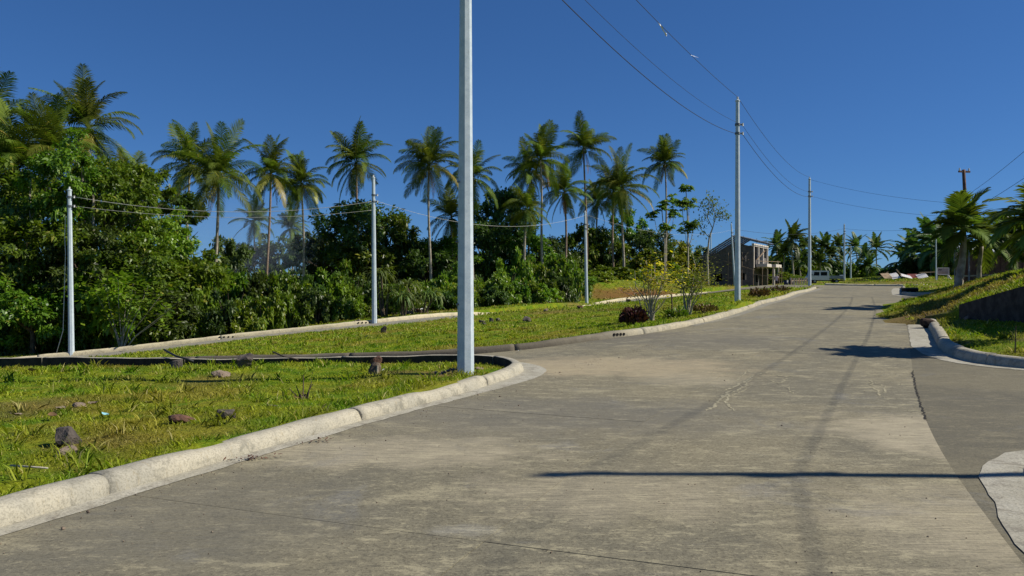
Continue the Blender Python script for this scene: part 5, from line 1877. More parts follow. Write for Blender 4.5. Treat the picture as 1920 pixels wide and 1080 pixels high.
def house():
    hx, hy, hz = P(1412, 541, 112)
    hz = lz(hx, hy)
    ang = math.radians(31)
    # local frame: +Y runs back along the front wall, -X runs to the left along the gable wall, front wall faces +X
    root = empty('unfinished_house', (hx, hy, hz), -ang)
    tag(root, 'two storey hollow block house under construction with open roof frame', 'house')
    W, D = 7.6, 9.0
    eL, ridge_x, ridge_z, eR = 4.0, -2.6, 7.6, 6.9
    # gable wall facing the camera with two window openings (built round the holes)
    def wall_x(name, xs, y0, y1, z0, z1f, mat):
        mb = MB()
        for (x0, x1, zb, zt0, zt1) in xs:
            mb.add([(x0, y0, zb), (x1, y0, zb), (x1, y0, zt1), (x0, y0, zt0), (x0, y1, zb), (x1, y1, zb), (x1, y1, zt1), (x0, y1, zt0)],
                   [(0, 1, 2, 3), (7, 6, 5, 4), (0, 3, 7, 4), (1, 5, 6, 2), (3, 2, 6, 7), (4, 5, 1, 0)])
        return mb.build(name, mat, root)
    zt = lambda x: eL + (ridge_z - .9 - eL) * (x + W) / (W + ridge_x) if x < ridge_x else ridge_z - .9 - (x - ridge_x) * .27
    wall_x('gable_wall', [(-W, -5.6, -.3, zt(-W), zt(-5.6)), (-5.6, -4.5, -.3, 1.0, 1.0), (-5.6, -4.5, 2.1, zt(-5.6), zt(-4.5)), (-4.5, ridge_x, -.3, zt(-4.5), zt(ridge_x)),
                          (ridge_x, -1.9, -.3, zt(ridge_x), zt(-1.9)), (-1.9, -1.0, -.3, 1.2, 1.2), (-1.9, -1.0, 2.2, 3.9, 3.9), (-1.9, -1.0, 5.1, zt(-1.9), zt(-1.0)), (-1.0, 0, -.3, zt(-1), zt(0))], 0, .18, 0, None, M['block'])
    wall_x('rear_wall', [(-W, ridge_x, -.3, zt(-W), zt(ridge_x)), (ridge_x, 0, -.3, zt(ridge_x), zt(0))], D - .18, D, 0, None, M['block'])
    mb = MB(); mb.box((-W + .09, D / 2, eL / 2 - .15), (.18, D - .4, eL + .2)); mb.build('side_wall', M['block'], root)
    # front wall: ground floor with door and windows, upper floor open between posts
    mb = MB()
    for (y0, y1, z0, z1) in ((.18, 1.2, -.3, 3.0), (1.2, 2.6, -.3, .9), (1.2, 2.6, 2.1, 3.0), (2.6, 4.2, -.3, 3.0), (4.2, 5.2, 2.2, 3.0), (5.2, 6.2, -.3, 3.0), (6.2, 7.6, -.3, .9), (6.2, 7.6, 2.1, 3.0), (7.6, D - .2, -.3, 3.0), (.18, 1.0, 3.0, 6.0), (6.2, D - .2, 3.0, 4.3)):
        mb.box((-1.2, (y0 + y1) / 2, (z0 + z1) / 2), (.18, y1 - y0, z1 - z0))
    mb.build('front_wall', M['block_dark'], root)
    MB().box((-W / 2, D / 2, 3.05), (W - .5, D - .5, .15)).build('floor_slab', M['block_dark'], root)
    MB().box((-W / 2 - .6, D / 2, 1.4), (W - 3.4, D - 2.0, 2.8)).build('interior_shade_block', M['interior'], root)  # near-black block painted as the shade inside the ground floor
    # front columns and beams (bare pale concrete)
    for y_ in (.15, 3.0, 5.9, 8.7):
        MB().box((.0, y_, 4.55), (.28, .28, 3.2)).build('column', M['white_beam'], root)
    MB().box((.0, D / 2 - .1, 6.28), (.36, D, .42)).build('top_beam', M['white_beam'], root)
    MB().box((.75, 3.4, 3.35), (1.6, 2.9, .45)).build('canopy', M['white_beam'], root)
    MB().box((1.1, 7.1, 3.35), (2.0, 3.8, .45)).build('canopy', M['white_beam'], root)
    for y_ in (5.6,):
        MB().box((1.7, y_, 1.45), (.24, .24, 3.4)).build('column', M['white_beam'], root)
    MB().box((-.1, 7.3, 4.15), (.12, 2.5, .9)).build('balcony_wall', M['block'], root)
    for y_ in np.linspace(3.3, 5.6, 9):
        MB().tube([(-.02, y_, 3.5), (-.02, y_, 5.9)], .025, 5).build('steel_bar', M['galv_dark'], root)
    # roof frame
    MB().beam((ridge_x, -.5, ridge_z), (ridge_x, D + .4, ridge_z), .15, .2).build('ridge_beam', M['roof_steel'], root)
    for k in range(8):
        y_ = -.4 + k * (D + .7) / 7
        MB().beam((-W - .5, y_, eL + .35), (ridge_x, y_, ridge_z + .05), .08, .22).build('rafter', M['roof_steel'], root)
        MB().beam((ridge_x, y_, ridge_z + .05), (.8, y_, eR - .25), .08, .22).build('rafter', M['roof_steel'], root)
    for t in np.linspace(.08, .95, 6):
        MB().beam((-W - .5 + (W + .5 + ridge_x) * t, -.5, eL + .5 + (ridge_z - eL - .3) * t), (-W - .5 + (W + .5 + ridge_x) * t, D + .4, eL + .5 + (ridge_z - eL - .3) * t), .07, .06).build('purlin', M['roof_steel'], root)
    for t in np.linspace(.1, 1, 4):
        MB().beam((ridge_x + (.8 - ridge_x) * t, -.5, ridge_z + .2 + (eR - .25 - ridge_z) * t), (ridge_x + (.8 - ridge_x) * t, D + .4, ridge_z + .2 + (eR - .25 - ridge_z) * t), .07, .06).build('purlin', M['roof_steel'], root)
    MB().box((-W / 2 - 2.2, D / 2, 5.65), (.01, .01, .01)).build('purlin', M['roof_steel'], root) if False else None
    # starter bars on top
    for (x_, y_, h_) in ((-5.0, .1, .9), (-1.4, .2, 1.0), (-.2, 3.0, .7), (-6.5, .1, .6), (-.1, 8.7, .8)):
        zb = zt(x_) if y_ < 1 else 6.4
        MB().tube([(x_, y_, zb), (x_, y_, zb + h_ + .3)], .03, 5).build('starter_bar', M['galv_dark'], root)
    # scaffolding
    for (x_, y_) in ((-6.6, -.9), (-3.4, -.9), (-1.4, -.9), (.2, -.7), (2.4, 1.4), (2.6, 5.0), (.9, 1.6), (1.0, 4.6), (2.2, 8.4)):
        MB().tube([(x_, y_, -.2), (x_ + .08, y_, 5.2 if y_ < 0 else 3.2)], .045, 6).build('scaffold_pole', M['timber'], root)
    for a_, b__ in (((-6.8, -.9, 4.4), (-5.2, -.9, 4.5)), ((-4.0, -.8, 4.0), (.4, -.8, 2.6)), ((.2, -.8, 2.0), (3.0, .6, 1.6)), ((-1.3, -.9, 4.1), (-.5, -.8, 5.2)), ((-6.9, -.9, 1.3), (-6.2, -.9, 1.25)), ((-3.6, -.9, 1.5), (-2.6, -.9, 1.5)), ((.6, 1.2, 3.95), (2.4, 6.5, 3.95)), ((.3, 1.0, 4.1), (.5, 5.0, 5.6)), ((-1.5, -.9, 4.1), (-.4, -.9, 4.1))):
        MB().beam(a_, b__, .14, .07).build('scaffold_plank', M['timber'], root)
    return root


house()


def fence_boards():
    x0 = P(1484, 534, 106); x1 = P(1512, 533, 112)
    root = empty('board_fence', (x0[0], x0[1], lz(x0[0], x0[1])))
    tag(root, 'row of pale upright boards right of the unfinished house', 'fence')
    for k in range(7):
        t = k / 6
        p = Vector(x0).lerp(Vector(x1), t); g = lz(p.x, p.y)
        MB().box((p.x - x0[0], p.y - x0[1], g - root.location.z + .55), (.30 if k % 2 else .22, .05, 1.3 - .1 * (k % 3)), rz=.2).build('board', M['kerb_old'] if k % 3 else M['timber'], root)
    MB().beam((0, .08, .8), (x1[0] - x0[0], x1[1] - x0[1] + .08, .8 + x1[2] - x0[2]), .05, .09).build('rail', M['timber'], root)
    # water drum with bucket
    dx, dy, _ = P(1474, 536, 108); g = lz(dx, dy)
    M['drum'] = simple('blue_drum', (.02, .035, .07), (.015, .025, .05), 6, .5)
    for k, (ox, lab) in enumerate(((0, 'dark blue drum behind the person by the house'), (.75, 'dark drum carrying the white bucket'))):
        r_ = empty('drum', (dx + ox, dy + ox * .3, g)); tag(r_, lab, 'drum', 'drums by the house')
        MB().tube([(0, 0, 0), (0, 0, .3), (0, 0, .32), (0, 0, .6), (0, 0, .62), (0, 0, .9)], [.29, .29, .31, .31, .29, .29], 16).build('barrel', M['drum'], r_, True)
        MB().tube([(0, 0, .9), (0, 0, .93)], [.3, .28], 16).build('lid', M['drum'], r_)
    b_ = empty('bucket', (dx + .75, dy + .225, g + .93)); tag(b_, 'small white bucket standing on the dark drum', 'bucket')
    MB().tube([(0, 0, 0), (0, 0, .3)], [.13, .16], 14).build('pail', M['plastic'], b_)
    MB().tube([(-.16, 0, .28), (-.1, 0, .4), (0, 0, .44), (.1, 0, .4), (.16, 0, .28)], .01, 5).build('handle', M['galv_dark'], b_)


fence_boards()


# ------------------------------------------------------------------ person by the house
def person():
    px_, d = 1456, 104
    x, y, z = P(px_, 537, d)
    g = lz(x, y)
    root = empty('person', (x, y, g), math.radians(150))
    tag(root, 'person in a pale shirt and dark shorts standing by the unfinished house', 'person')
    M['skin'] = simple('skin', (.20, .11, .07), (.17, .09, .06), 8, .6)
    M['shirt'] = simple('pale_shirt', (.62, .48, .50), (.52, .40, .43), 8, .9)
    M['shorts'] = simple('dark_shorts', (.035, .03, .035), rough=.9)
    M['hair'] = simple('black_hair', (.012, .010, .009), rough=.7)
    J = {'pelvis': (0, 0, .92), 'spine': (0, 0, 1.12), 'chest': (0, .01, 1.32), 'neck': (0, .0, 1.47), 'headb': (0, -.01, 1.54), 'head': (0, -.015, 1.63), 'crown': (0, 0, 1.71),
         'shl': (.17, .0, 1.40), 'ell': (.24, .03, 1.13), 'wrl': (.22, -.10, .92), 'hal': (.21, -.14, .84), 'shr': (-.17, 0, 1.40), 'elr': (-.25, .02, 1.14), 'wrr': (-.24, -.06, .90), 'har': (-.235, -.09, .82),
         'hil': (.09, 0, .90), 'knl': (.105, -.03, .49), 'anl': (.11, .03, .09), 'tol': (.12, -.13, .03), 'hir': (-.09, 0, .90), 'knr': (-.11, .02, .49), 'anr': (-.13, .08, .09), 'tor': (-.15, -.08, .03)}
    R_ = {'pelvis': .125, 'spine': .115, 'chest': .13, 'neck': .055, 'headb': .07, 'head': .088, 'crown': .06, 'shl': .07, 'shr': .07, 'ell': .045, 'elr': .045, 'wrl': .032, 'wrr': .032, 'hal': .036, 'har': .036, 'hil': .09, 'hir': .09, 'knl': .06, 'knr': .06, 'anl': .042, 'anr': .042, 'tol': .035, 'tor': .035}
    E = [('pelvis', 'spine'), ('spine', 'chest'), ('chest', 'neck'), ('neck', 'headb'), ('headb', 'head'), ('head', 'crown'), ('chest', 'shl'), ('shl', 'ell'), ('ell', 'wrl'), ('wrl', 'hal'), ('chest', 'shr'), ('shr', 'elr'), ('elr', 'wrr'), ('wrr', 'har'), ('pelvis', 'hil'), ('hil', 'knl'), ('knl', 'anl'), ('anl', 'tol'), ('pelvis', 'hir'), ('hir', 'knr'), ('knr', 'anr'), ('anr', 'tor')]
    # fingers, each a short chain rooted in the palm
    for sd, s in (('l', 1), ('r', -1)):
        hx, hy, hz_ = J['ha' + sd]
        for k in range(4):
            fx = hx + s * (-.01), hy - .024 + .016 * k, hz_ - .02
            J[f'f{sd}{k}a'] = (fx[0], fx[1], fx[2] - .03); J[f'f{sd}{k}b'] = (fx[0] - s * .01, fx[1] - .005, fx[2] - .065 - .008 * (1.5 - abs(k - 1.5)))
            R_[f'f{sd}{k}a'] = .0085; R_[f'f{sd}{k}b'] = .007
            E += [('ha' + sd, f'f{sd}{k}a'), (f'f{sd}{k}a', f'f{sd}{k}b')]
        J[f't{sd}a'] = (hx - s * .01, hy - .045, hz_ + .01); J[f't{sd}b'] = (hx - s * .015, hy - .06, hz_ - .025)
        R_[f't{sd}a'] = .010; R_[f't{sd}b'] = .008
        E += [('ha' + sd, f't{sd}a'), (f't{sd}a', f't{sd}b')]
    names = list(J)
    me = bpy.data.meshes.new('body')
    me.from_pydata([J[n] for n in names], [(names.index(a), names.index(b)) for a, b in E], [])
    o = link('body', me, M['skin'], root)
    sk = o.modifiers.new('skin', 'SKIN'); sk.use_smooth_shade = True
    for i, n in enumerate(names):
        o.data.skin_vertices[0].data[i].radius = (R_[n], R_[n])
        o.data.skin_vertices[0].data[i].use_root = (n == 'pelvis')
    ss = o.modifiers.new('sub', 'SUBSURF'); ss.levels = 1; ss.render_levels = 2
    # clothing
    mb = MB()
    def ring(z, rx, ry, cx=0, cy=0, n=16): return [(cx + math.cos(6.283 * k / n) * rx, cy + math.sin(6.283 * k / n) * ry, z) for k in range(n)]
    rs = [ring(.86, .185, .135), ring(1.05, .165, .125), ring(1.28, .19, .13), ring(1.42, .17, .10), ring(1.49, .075, .07)]
    vs = [p for r in rs for p in r]; n = 16
    mb.add(vs, [(i * n + k, i * n + (k + 1) % n, (i + 1) * n + (k + 1) % n, (i + 1) * n + k) for i in range(4) for k in range(n)])
    for s in (-1, 1):
        mb.tube([(s * .13, 0, 1.41), (s * .195, .01, 1.30), (s * .225, .02, 1.20)], [.085, .075, .072], 10)
    mb.build('shirt', M['shirt'], root, True)
    mb = MB()
    mb.add([p for r in (ring(.78, .165, .13), ring(.98, .16, .125)) for p in r], [(k, (k + 1) % n, n + (k + 1) % n, n + k) for k in range(n)])
    for s, kx, ky in ((1, .105, -.03), (-1, -.11, .02)):
        mb.tube([(s * .085, 0, .88), (s * .09, ky * .4, .70), (kx, ky, .50)], [.105, .098, .09], 12)
    mb.build('shorts', M['shorts'], root, True)
    mb = MB()
    rs = [ring(1.63, .092, .10, 0, .012), ring(1.68, .092, .10, 0, .01), ring(1.73, .072, .08, 0, .005), ring(1.752, .03, .035)]
    mb.add([p for r in rs for p in r], [(i * n + k, i * n + (k + 1) % n, (i + 1) * n + (k + 1) % n, (i + 1) * n + k) for i in range(3) for k in range(n)])
    mb.build('hair', M['hair'], root, True)
    mb = MB()
    mb.tube([(0, -.085, 1.66), (0, -.115, 1.615), (0, -.09, 1.605)], [.008, .015, .008], 6)
    for s in (-1, 1): mb.tube([(s * .085, .0, 1.60), (s * .098, .01, 1.63), (s * .09, .015, 1.66)], [.01, .016, .01], 6)
    mb.build('nose_and_ears', M['skin'], root, True)
    for s in (-1, 1):
        MB().tube([(s * .035, -.095, 1.645), (s * .035, -.088, 1.645)], [.010, .012], 8).build('eye', M['hair'], root)
    MB().box((0, -.098, 1.575), (.045, .008, .010)).build('mouth', M['shirt'], root)


person()


# ------------------------------------------------------------------ white pickup truck
def truck():
    x, y, z = P(1546, 529, 120)
    g = lz(x, y)
    root = empty('pickup_truck', (x, y, g + .12), math.radians(-4))
    tag(root, 'white double cab pickup truck parked beyond the crest', 'truck')
    M['car_white'] = simple('white_paint', (.72, .74, .76), (.66, .68, .70), 2, .35, spec=.5)
    M['glass'] = simple('dark_glass', (.02, .024, .03), rough=.08, spec=.6)
    M['tyre'] = simple('tyre', (.02, .02, .02), rough=.9)
    M['lamp'] = simple('lamp_glass', (.7, .7, .66), rough=.2)
    M['lamp_red'] = simple('tail_lamp', (.4, .03, .03), rough=.3)
    M['bed_dark'] = simple('truck_bed', (.34, .37, .38), (.26, .28, .29), 3, .6)
    hw = .85
    # cab, side profile (x forward to the left = negative)
    prof = [(-2.7, .55), (-2.7, 1.02), (-2.52, 1.12), (-2.25, 1.72), (-2.1, 1.92), (-1.9, 1.98), (.30, 1.98), (.42, 1.9), (.45, .5)]
    MB().prism(prof, -hw, hw).build('cab', M['car_white'], root)
    for (x0, x1, s0) in ((-1.95, -1.05, .22), (-.85, .12, 0)):
        for sd in (-1, 1):
            yy = sd * (hw + .012)
            MB().add([(x0 - .0, yy, 1.22), (x1, yy, 1.22), (x1, yy, 1.78), (x0 + s0 * .6, yy, 1.78)], [(0, 1, 2, 3) if sd < 0 else (3, 2, 1, 0)]).build('side_window', M['glass'], root)
    for (x0, x1) in ((-2.05, -1.0), (-.95, .25)):
        for sd in (-1, 1):
            yy = sd * (hw + .008)
            d_ = MB().box(((x0 + x1) / 2, yy, .86), (x1 - x0 - .03, .014, .62)).build('door', M['car_white'], root)
            MB().box((x1 - .18, sd * (hw + .022), 1.1), (.16, .02, .04)).build('handle', M['bed_dark'], d_)
    MB().add([(-2.50, -hw + .1, 1.16), (-2.50, hw - .1, 1.16), (-2.27, hw - .16, 1.70), (-2.27, -hw + .16, 1.70)], [(3, 2, 1, 0)]).build('windscreen', M['glass'], root).location.x = -.02
    MB().box((1.55, 0, .78), (2.2, 1.62, .1)).build('bed_floor', M['bed_dark'], root)
    for sd in (-1, 1): MB().box((1.5, sd * .80, 1.0), (2.08, .05, .42)).build('bed_side', M['bed_dark'], root)
    MB().box((2.62, 0, .98), (.08, 1.66, .72)).build('tailgate', M['car_white'], root)
    MB().box((2.72, 0, .5), (.12, 1.6, .16)).build('rear_bumper', M['bed_dark'], root)
    MB().box((-2.76, 0, .52), (.14, 1.7, .2)).build('front_bumper', M['bed_dark'], root)
    MB().box((0, 0, .48), (5.1, 1.2, .18)).build('chassis', M['tyre'], root)
    for xx in (-1.75, 1.55):
        for sd in (-1, 1):
            w_ = empty('wheel', (xx, sd * .74, .34), 0, root)
            MB().tube([(0, -.11, 0), (0, -.09, 0), (0, .09, 0), (0, .11, 0)], [.29, .34, .34, .29], 18).build('tyre', M['tyre'], w_, True)
            MB().tube([(0, -.12, 0), (0, .12, 0)], [.18, .18], 14).build('rim', M['bed_dark'], w_)
    for sd in (-1, 1):
        MB().box((-2.71, sd * .62, .86), (.05, .24, .16)).build('headlight', M['lamp'], root)
        MB().box((2.67, sd * .72, .92), (.04, .1, .3)).build('tail_lamp', M['lamp_red'], root)
        MB().box((-2.2, sd * .98, 1.35), (.08, .16, .24)).build('mirror', M['tyre'], root)


truck()


# ------------------------------------------------------------------ rubble of sheets, sign board, shed on the right
def far_right_things():
    rg = random.Random(8)
    x, y, z = P(1700, 524, 98); g = lz(x, y)
    M['sheet_white'] = simple('white_sheet', (.74, .72, .70), (.6, .58, .56), 2, .7)
    M['sheet_red'] = simple('rusty_red_sheet', (.25, .06, .05), (.15, .04, .035), 2, .8)
    for k, (ox, w_, h_, mt, tilt, lab) in enumerate(((-1.6, 1.1, .75, 'sheet_white', .7, 'white roofing sheet at the left of the scrap heap'), (-.4, 1.5, .8, 'sheet_white', .5, 'middle white roofing sheet of the scrap heap'), (1.0, 1.3, .75, 'sheet_red', .6, 'rusty red roofing sheet of the scrap heap'), (1.9, 1.2, .5, 'sheet_white', .9, 'white roofing sheet at the right of the scrap heap'), (-2.7, 1.2, .8, 'timber', .8, 'brown roofing sheet at the left end of the scrap heap'))):
        # corrugated sheet
        n = 26; V = []; F = []
        for i in range(n + 1):
            t = i / n - .5
            for j in range(2):
                yy = (j - .5) * 1.2
                V.append((t * w_, yy * math.cos(tilt) + .03 * math.cos(i * 1.6) * math.sin(tilt), .45 + yy * math.sin(tilt) * h_ + .03 * math.cos(i * 1.6)))
        F = [(i * 2, i * 2 + 2, i * 2 + 3, i * 2 + 1) for i in range(n)]
        o = link('roofing_sheet', quick_mesh('roofing_sheet', np.array(V), F), M[mt], None, (x + ox, y + rg.uniform(-.4, .4), g + .05), (rg.uniform(-.1, .1), rg.uniform(-.25, .25), rg.uniform(-.2, .2)))
        tag(o, lab, 'sheet', 'roofing sheets of the scrap heap')
    for k, (a_, b__) in enumerate((((-3.6, 0, .1), (-2.2, .3, 1.0)), ((1.5, -.2, .9), (3.8, .2, 1.0)), ((-1.6, -.6, 1.3), (-.9, -.5, .5)))):
        o = MB().beam(a_, b__, .1, .1).build('timber_pole', M['timber'], None, loc=(x, y, g))
        tag(o, ['slanting timber at the left end of the scrap heap', 'level timber at the right end of the scrap heap', 'short timber lying across the scrap heap'][k], 'timber', 'timbers of the scrap heap')
    # sign board
    x, y, z = P(1768, 527, 84); g = lz(x, y)
    root = empty('sign_board', (x, y, g), math.radians(2))
    tag(root, 'small pale notice board on two posts at the foot of the dark trees', 'sign board')
    M['board'] = simple('board_face', (.46, .34, .33), (.40, .29, .29), 3, .8)
    MB().box((0, 0, .95), (1.25, .05, .72)).build('panel', M['board'], root)
    for zz in (.60, 1.32): MB().box((0, -.01, zz), (1.33, .08, .06)).build('frame_rail', M['sheet_white'], root)
    for xx in (-.645, .645): MB().box((xx, -.01, .95), (.05, .08, .66)).build('frame_stile', M['sheet_white'], root)
    for xx in (-.6, .6): MB().box((xx, .07, .45), (.09, .09, 1.4)).build('post', M['sheet_white'], root)
    MB().beam((.6, 0, .5), (.85, -.3, -.1), .09, .09).build('brace', M['sheet_white'], root)
    for k, xx in enumerate((-.5, -.4, -.3, -.2)):
        MB().box((xx, -.03, 1.1 + .02 * (k % 2)), (.06, .01, .12)).build('lettering', M['interior'], root)
    for zz in (.9, .8, .72):
        MB().box((.02, -.03, zz), (.95, .006, .025)).build('lettering', M['timber'], root)
    # shed
    x, y, z = P(1905, 516, 44); g = lz(x, y)
    root = empty('shed', (x, y, g), math.radians(-8))
    tag(root, 'brown boarded shed with pale metal roof behind the right palms', 'shed')
    zt = P(1900, 473, 44)[2] - g
    M['shed_wood'] = simple('shed_boards', (.13, .075, .045), (.08, .045, .03), 4, .9)
    M['roof_metal'] = simple('roof_metal', (.70, .74, .78), (.58, .62, .66), 3, .4, .3)
    for k in range(14):
        MB().box((-1.85 + k * .29, 0, zt / 2 - .2), (.275, .05, zt + .4)).build('board', M['shed_wood'], root)
    MB().box((0.05, 1.5, zt / 2 - .2), (3.9, 2.8, zt + .35)).build('room', M['shed_wood'], root)
    MB().beam((.05, -.45, zt - .02), (.05, 3.4, zt + .55), 4.6, .05).build('roof', M['roof_metal'], root)
    MB().tube([(-3.3, -.4, -.1), (-3.3, -.4, zt)], .06, 7).build('post', M['timber'], root)
    MB().beam((-3.4, -.45, .35), (.6, -.45, .5), .06, .08).build('rail', M['kerb_old'], root)
    # posts near the palms
    for k, (px, py, d, h_, lab) in enumerate(((1817, 530, 40, 2.3, 'slim upright post between the two broad leaved palms'), (1790, 470, 41, 2.6, 'thin rod sticking up behind the ringed palm'))):
        x, y, z = P(px, 530, d); g = lz(x, y)
        o = MB().tube([(0, 0, -.2), (0, 0, (h_ if k == 0 else P(px, 360, d)[2] - g))], .04 if k == 0 else .025, 7).build('post', M['galv_dark'], None, loc=(x, y, g))
        tag(o, lab, 'post')


far_right_things()


# ------------------------------------------------------------------ grass blades
def grass():
    def blades(x, y, z, L, W, seed):
        rg = np.random.default_rng(seed)
        n = len(x)
        a = rg.uniform(0, 6.283, n); lean = np.abs(rg.normal(0, .55, n)) + .15
        l = L * rg.uniform(.45, 1.35, n); w = W * rg.uniform(.7, 1.3, n)
        d = np.stack([np.cos(a) * np.sin(lean), np.sin(a) * np.sin(lean), np.cos(lean)], 1)
        b = rg.uniform(0, 6.283, n); s = np.stack([np.cos(b), np.sin(b), np.zeros(n)], 1)
        p = np.stack([x, y, z - .01], 1)
        mid = p + d * (l * .55)[:, None]
        tip = mid + (d + np.stack([np.cos(a), np.sin(a), -np.ones(n) * .5], 1) * .5) * (l * .4)[:, None]
        V = np.stack([p - s * (w * .5)[:, None], p + s * (w * .5)[:, None], mid + s * (w * .42)[:, None], tip, mid - s * (w * .42)[:, None]], 1).reshape(-1, 3)
        return V, n
    VV = []
    tot = 0
    rg = np.random.default_rng(3)
    bands = [(4.5, 7.5, 1500, .055, .0065), (7.5, 11, 900, .06, .009), (11, 17, 480, .065, .013), (17, 28, 180, .08, .022), (28, 45, 70, .10, .038), (45, 75, 22, .14, .07), (75, 130, 6, .2, .13)]
    for bi, (y0, y1, dens, L, W) in enumerate(bands):
        xa, xb = -.72 * y1, .75 * y1
        n = int((xb - xa) * (y1 - y0) * dens)
        x = rg.uniform(xa, xb, n); y = rg.uniform(y0, y1, n)
        ok = np.abs(x) < .70 * y + .6
        x, y = x[ok], y[ok]
        # clumpiness
        cl = .5 + .5 * np.sin(x * 2.3 + 1.7 * np.sin(y * 1.3)) * np.sin(y * 2.9 + x * .7)
        ok = rg.uniform(0, 1, len(x)) < .55 + .45 * cl
        x, y, cl = x[ok], y[ok], cl[ok]
        ok = np.ones(len(x), bool)
        for pl in POLYS: ok &= ~inside(pl, x, y)
        x, y, cl = x[ok], y[ok], cl[ok]
        dk = np.full(len(x), 1e9)
        for ln, sd in KERBS:
            m = (ln[:, 1] > y0 - 2) & (ln[:, 1] < y1 + 2)
            if m.sum() > 2:
                q = ln[m]
                if len(q) > 150: q = q[::3]
                dk = np.minimum(dk, dist_to(q, x, y))
        ok = dk > .26
        x, y, cl, dk = x[ok], y[ok], cl[ok], dk[ok]
        # thin out on bare soil
        bare = np.zeros(len(x))
        for (cx, cy, r, col, amt) in SOIL:
            bare = np.maximum(bare, amt * np.clip(1.3 - np.hypot(x - cx, y - cy) / r, 0, 1))
        ok = rg.uniform(0, 1, len(x)) > bare * .9
        x, y, cl, dk = x[ok], y[ok], cl[ok], dk[ok]
        z = LZ(x, y) + .025 * np.sin(x * 1.9 + 1.3 * np.sin(y * .8)) * np.sin(y * 1.6 + x * .5) + .02 * np.sin(x * 4.1 + y * 2.2) * np.cos(y * 3.7 - x)
        LL = L * (.6 + .7 * cl) * (1 + np.where((y > 13) & (y < 17.5), .1, .8) * np.exp(-((dk - .3) / .25) ** 2))
        V, k = blades(x, y, z, LL, W, bi)
        VV.append(V); tot += k
    # longer tufts and weeds
    nt_ = 900
    ty = rg.uniform(4.8, 30, nt_); tx = rg.uniform(-.7, .72, nt_) * ty
    okk = np.ones(nt_, bool)
    for pl in POLYS: okk &= ~inside(pl, tx, ty)
    tx, ty = tx[okk], ty[okk]
    for nm_, (cx_, cy_) in enumerate(zip(tx, ty)):
        kk = int(rg.integers(12, 42)); sp = rg.uniform(.03, .10)
        xx = cx_ + rg.normal(0, sp, kk); yy = cy_ + rg.normal(0, sp, kk)
        ok2 = np.ones(kk, bool)
        for ln, sd in KERBS[:4]:
            if abs(ln - np.array([cx_, cy_])).sum(1).min() < .8: ok2 &= dist_to(ln, xx, yy) > .27
        xx, yy = xx[ok2], yy[ok2]
        if len(xx) == 0: continue
        V, k = blades(xx, yy, LZ(xx, yy), np.full(len(xx), rg.uniform(.08, .20)), .006 + .0009 * cy_, 1000 + nm_)
        VV.append(V); tot += k
    # blades on the mound
    R_, C_ = MOUND.shape[:2]
    nb = 26000
    i = rg.integers(2, R_ - 2, nb); j = rg.integers(0, C_ - 1, nb); u = rg.uniform(0, 1, nb)[:, None]; v = rg.uniform(0, 1, nb)[:, None]
    p = MOUND[i, j] * (1 - u) * (1 - v) + MOUND[i + 1, j] * u * (1 - v) + MOUND[i, j + 1] * (1 - u) * v + MOUND[i + 1, j + 1] * u * v
    V, k = blades(p[:, 0], p[:, 1], p[:, 2], np.full(nb, .13), .028, 77)
    VV.append(V); tot += k
    V = np.vstack(VV)
    F = np.arange(len(V)).reshape(-1, 5)
    me = quick_mesh('grass', V, F)
    o = link('grass', me, M['grass'])
    tag(o, 'short rough yellowish green grass over the lots and verges', 'grass', kind='stuff')
    print('grass blades', tot)


grass()
print('objects', len(bpy.data.objects))

# ------------------------------------------------------------------ thin smoke drifting among the far trunks
def smoke():
    import bmesh
    m = bpy.data.materials.new('thin_smoke'); m.use_nodes = True
    nt = m.node_tree
    nt.nodes.remove(nt.nodes['Principled BSDF'])
    v = nt.nodes.new('ShaderNodeVolumePrincipled')
    v.inputs['Color'].default_value = (.72, .84, 1.0, 1)
    v.inputs['Density'].default_value = .005
    nt.links.new(v.outputs[0], nt.nodes['Material Output'].inputs['Volume'])
    bm = bmesh.new(); bmesh.ops.create_icosphere(bm, subdivisions=3, radius=1)
    me = bpy.data.meshes.new('smoke'); bm.to_mesh(me); bm.free()
    x, y, z = P(470, 450, 96)
    o = link('smoke', me, m, None, (x, y, z), None, (9, 16, 5.5))
    tag(o, 'thin bluish smoke drifting between the far palm trunks', 'smoke', kind='stuff')


smoke()


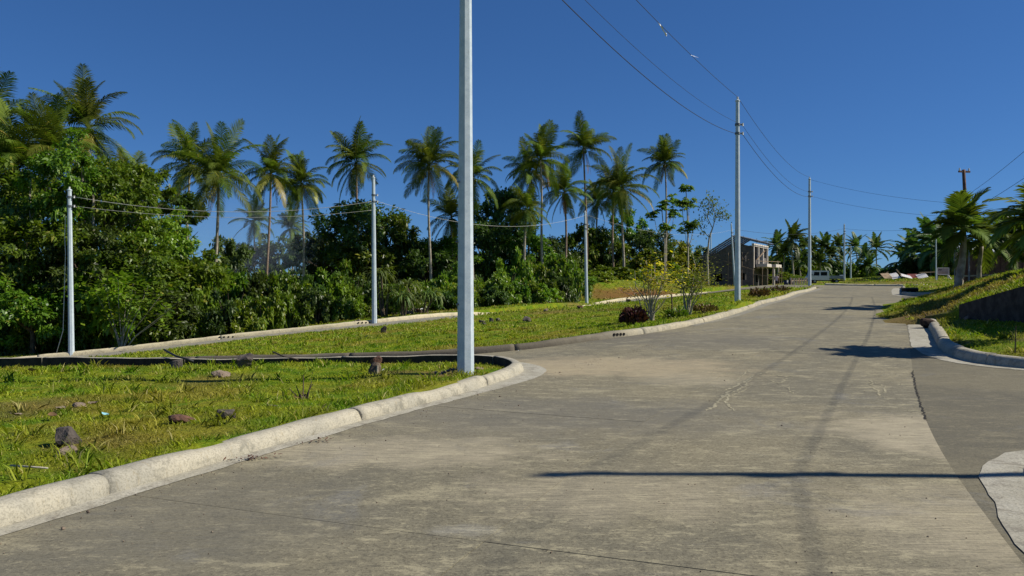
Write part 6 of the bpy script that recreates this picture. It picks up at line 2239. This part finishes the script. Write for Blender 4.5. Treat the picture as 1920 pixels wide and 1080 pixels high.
# ------------------------------------------------------------------ grit on the road
def grit():
    rg = np.random.default_rng(12)
    V = []; F = []
    base = np.array([(1, 0, 0), (-1, 0, 0), (0, 1, 0), (0, -1, 0), (0, 0, 1), (0, 0, -1)], float)
    n = 1300
    u = rg.uniform(20, 42, n); v = rg.uniform(-2.95, 2.95, n)
    v = np.where(rg.uniform(0, 1, n) < .45, -2.9 + np.abs(rg.normal(0, .35, n)), v)
    x, y = road_pt(u, v)
    z = RZ(x, y)
    for k in range(n):
        s_ = rg.uniform(.003, .010) * (1.5 if rg.random() < .03 else .8)
        p = base * s_ * rg.uniform(.5, 1.3, (6, 1)) + rg.normal(0, s_ * .2, (6, 3)) + np.array([x[k], y[k], z[k] + s_ * .5])
        b = len(V); V += [tuple(q) for q in p]
        F += [(b + i, b + j, b + l) for i, j, l in ((0, 2, 4), (2, 1, 4), (1, 3, 4), (3, 0, 4), (2, 0, 5), (1, 2, 5), (3, 1, 5), (0, 3, 5))]
    o = link('road_grit', quick_mesh('road_grit', np.array(V), np.array(F)), M['rock_pale'])
    tag(o, 'scattered grit and small pebbles on the concrete road', 'grit', kind='stuff')


grit()


# ------------------------------------------------------------------ slender trunks standing in the left forest
def slender_trunks():
    specs = [(155, 300, 515, 50.5, .16, 'palm_trunk', 'ringed pale trunk right of the leftmost pole'), (57, 330, 492, 50.5, .07, 'bark_pale', 'thin trunk left of the leftmost pole'),
             (176, 340, 520, 49.8, .09, 'palm_trunk', 'second pale trunk beside the ringed trunk')]
    for (px, y0, y1, d, rr, mt, lab) in specs:
        x, y, zt = P(px, y0, d); g = lz(x, y); h = zt - g
        rg = random.Random(px)
        root = empty('slender_trunk', (x, y, g)); tag(root, lab, 'tree trunk', 'slender trunks in the left forest')
        pts = [(rg.uniform(-.05, .05) + .05 * math.sin(k * .7 + px), 0, -.3 + (h + .3) * k / 8) for k in range(9)]
        MB().tube(pts, [rr * (1.2 - .5 * k / 8) * (1 + .06 * (k % 2)) for k in range(9)], 8).build('trunk', M[mt], root, True)
        for k in (5, 6, 7):
            p = Vector(pts[k]); a = rg.uniform(-1, 1)
            MB().tube([p, p + Vector((a * .5, -.1, .3)), p + Vector((a * 1.0, -.15, .75))], [rr * .3, rr * .2, rr * .05], 5, False).build('branch', M[mt], root)


slender_trunks()
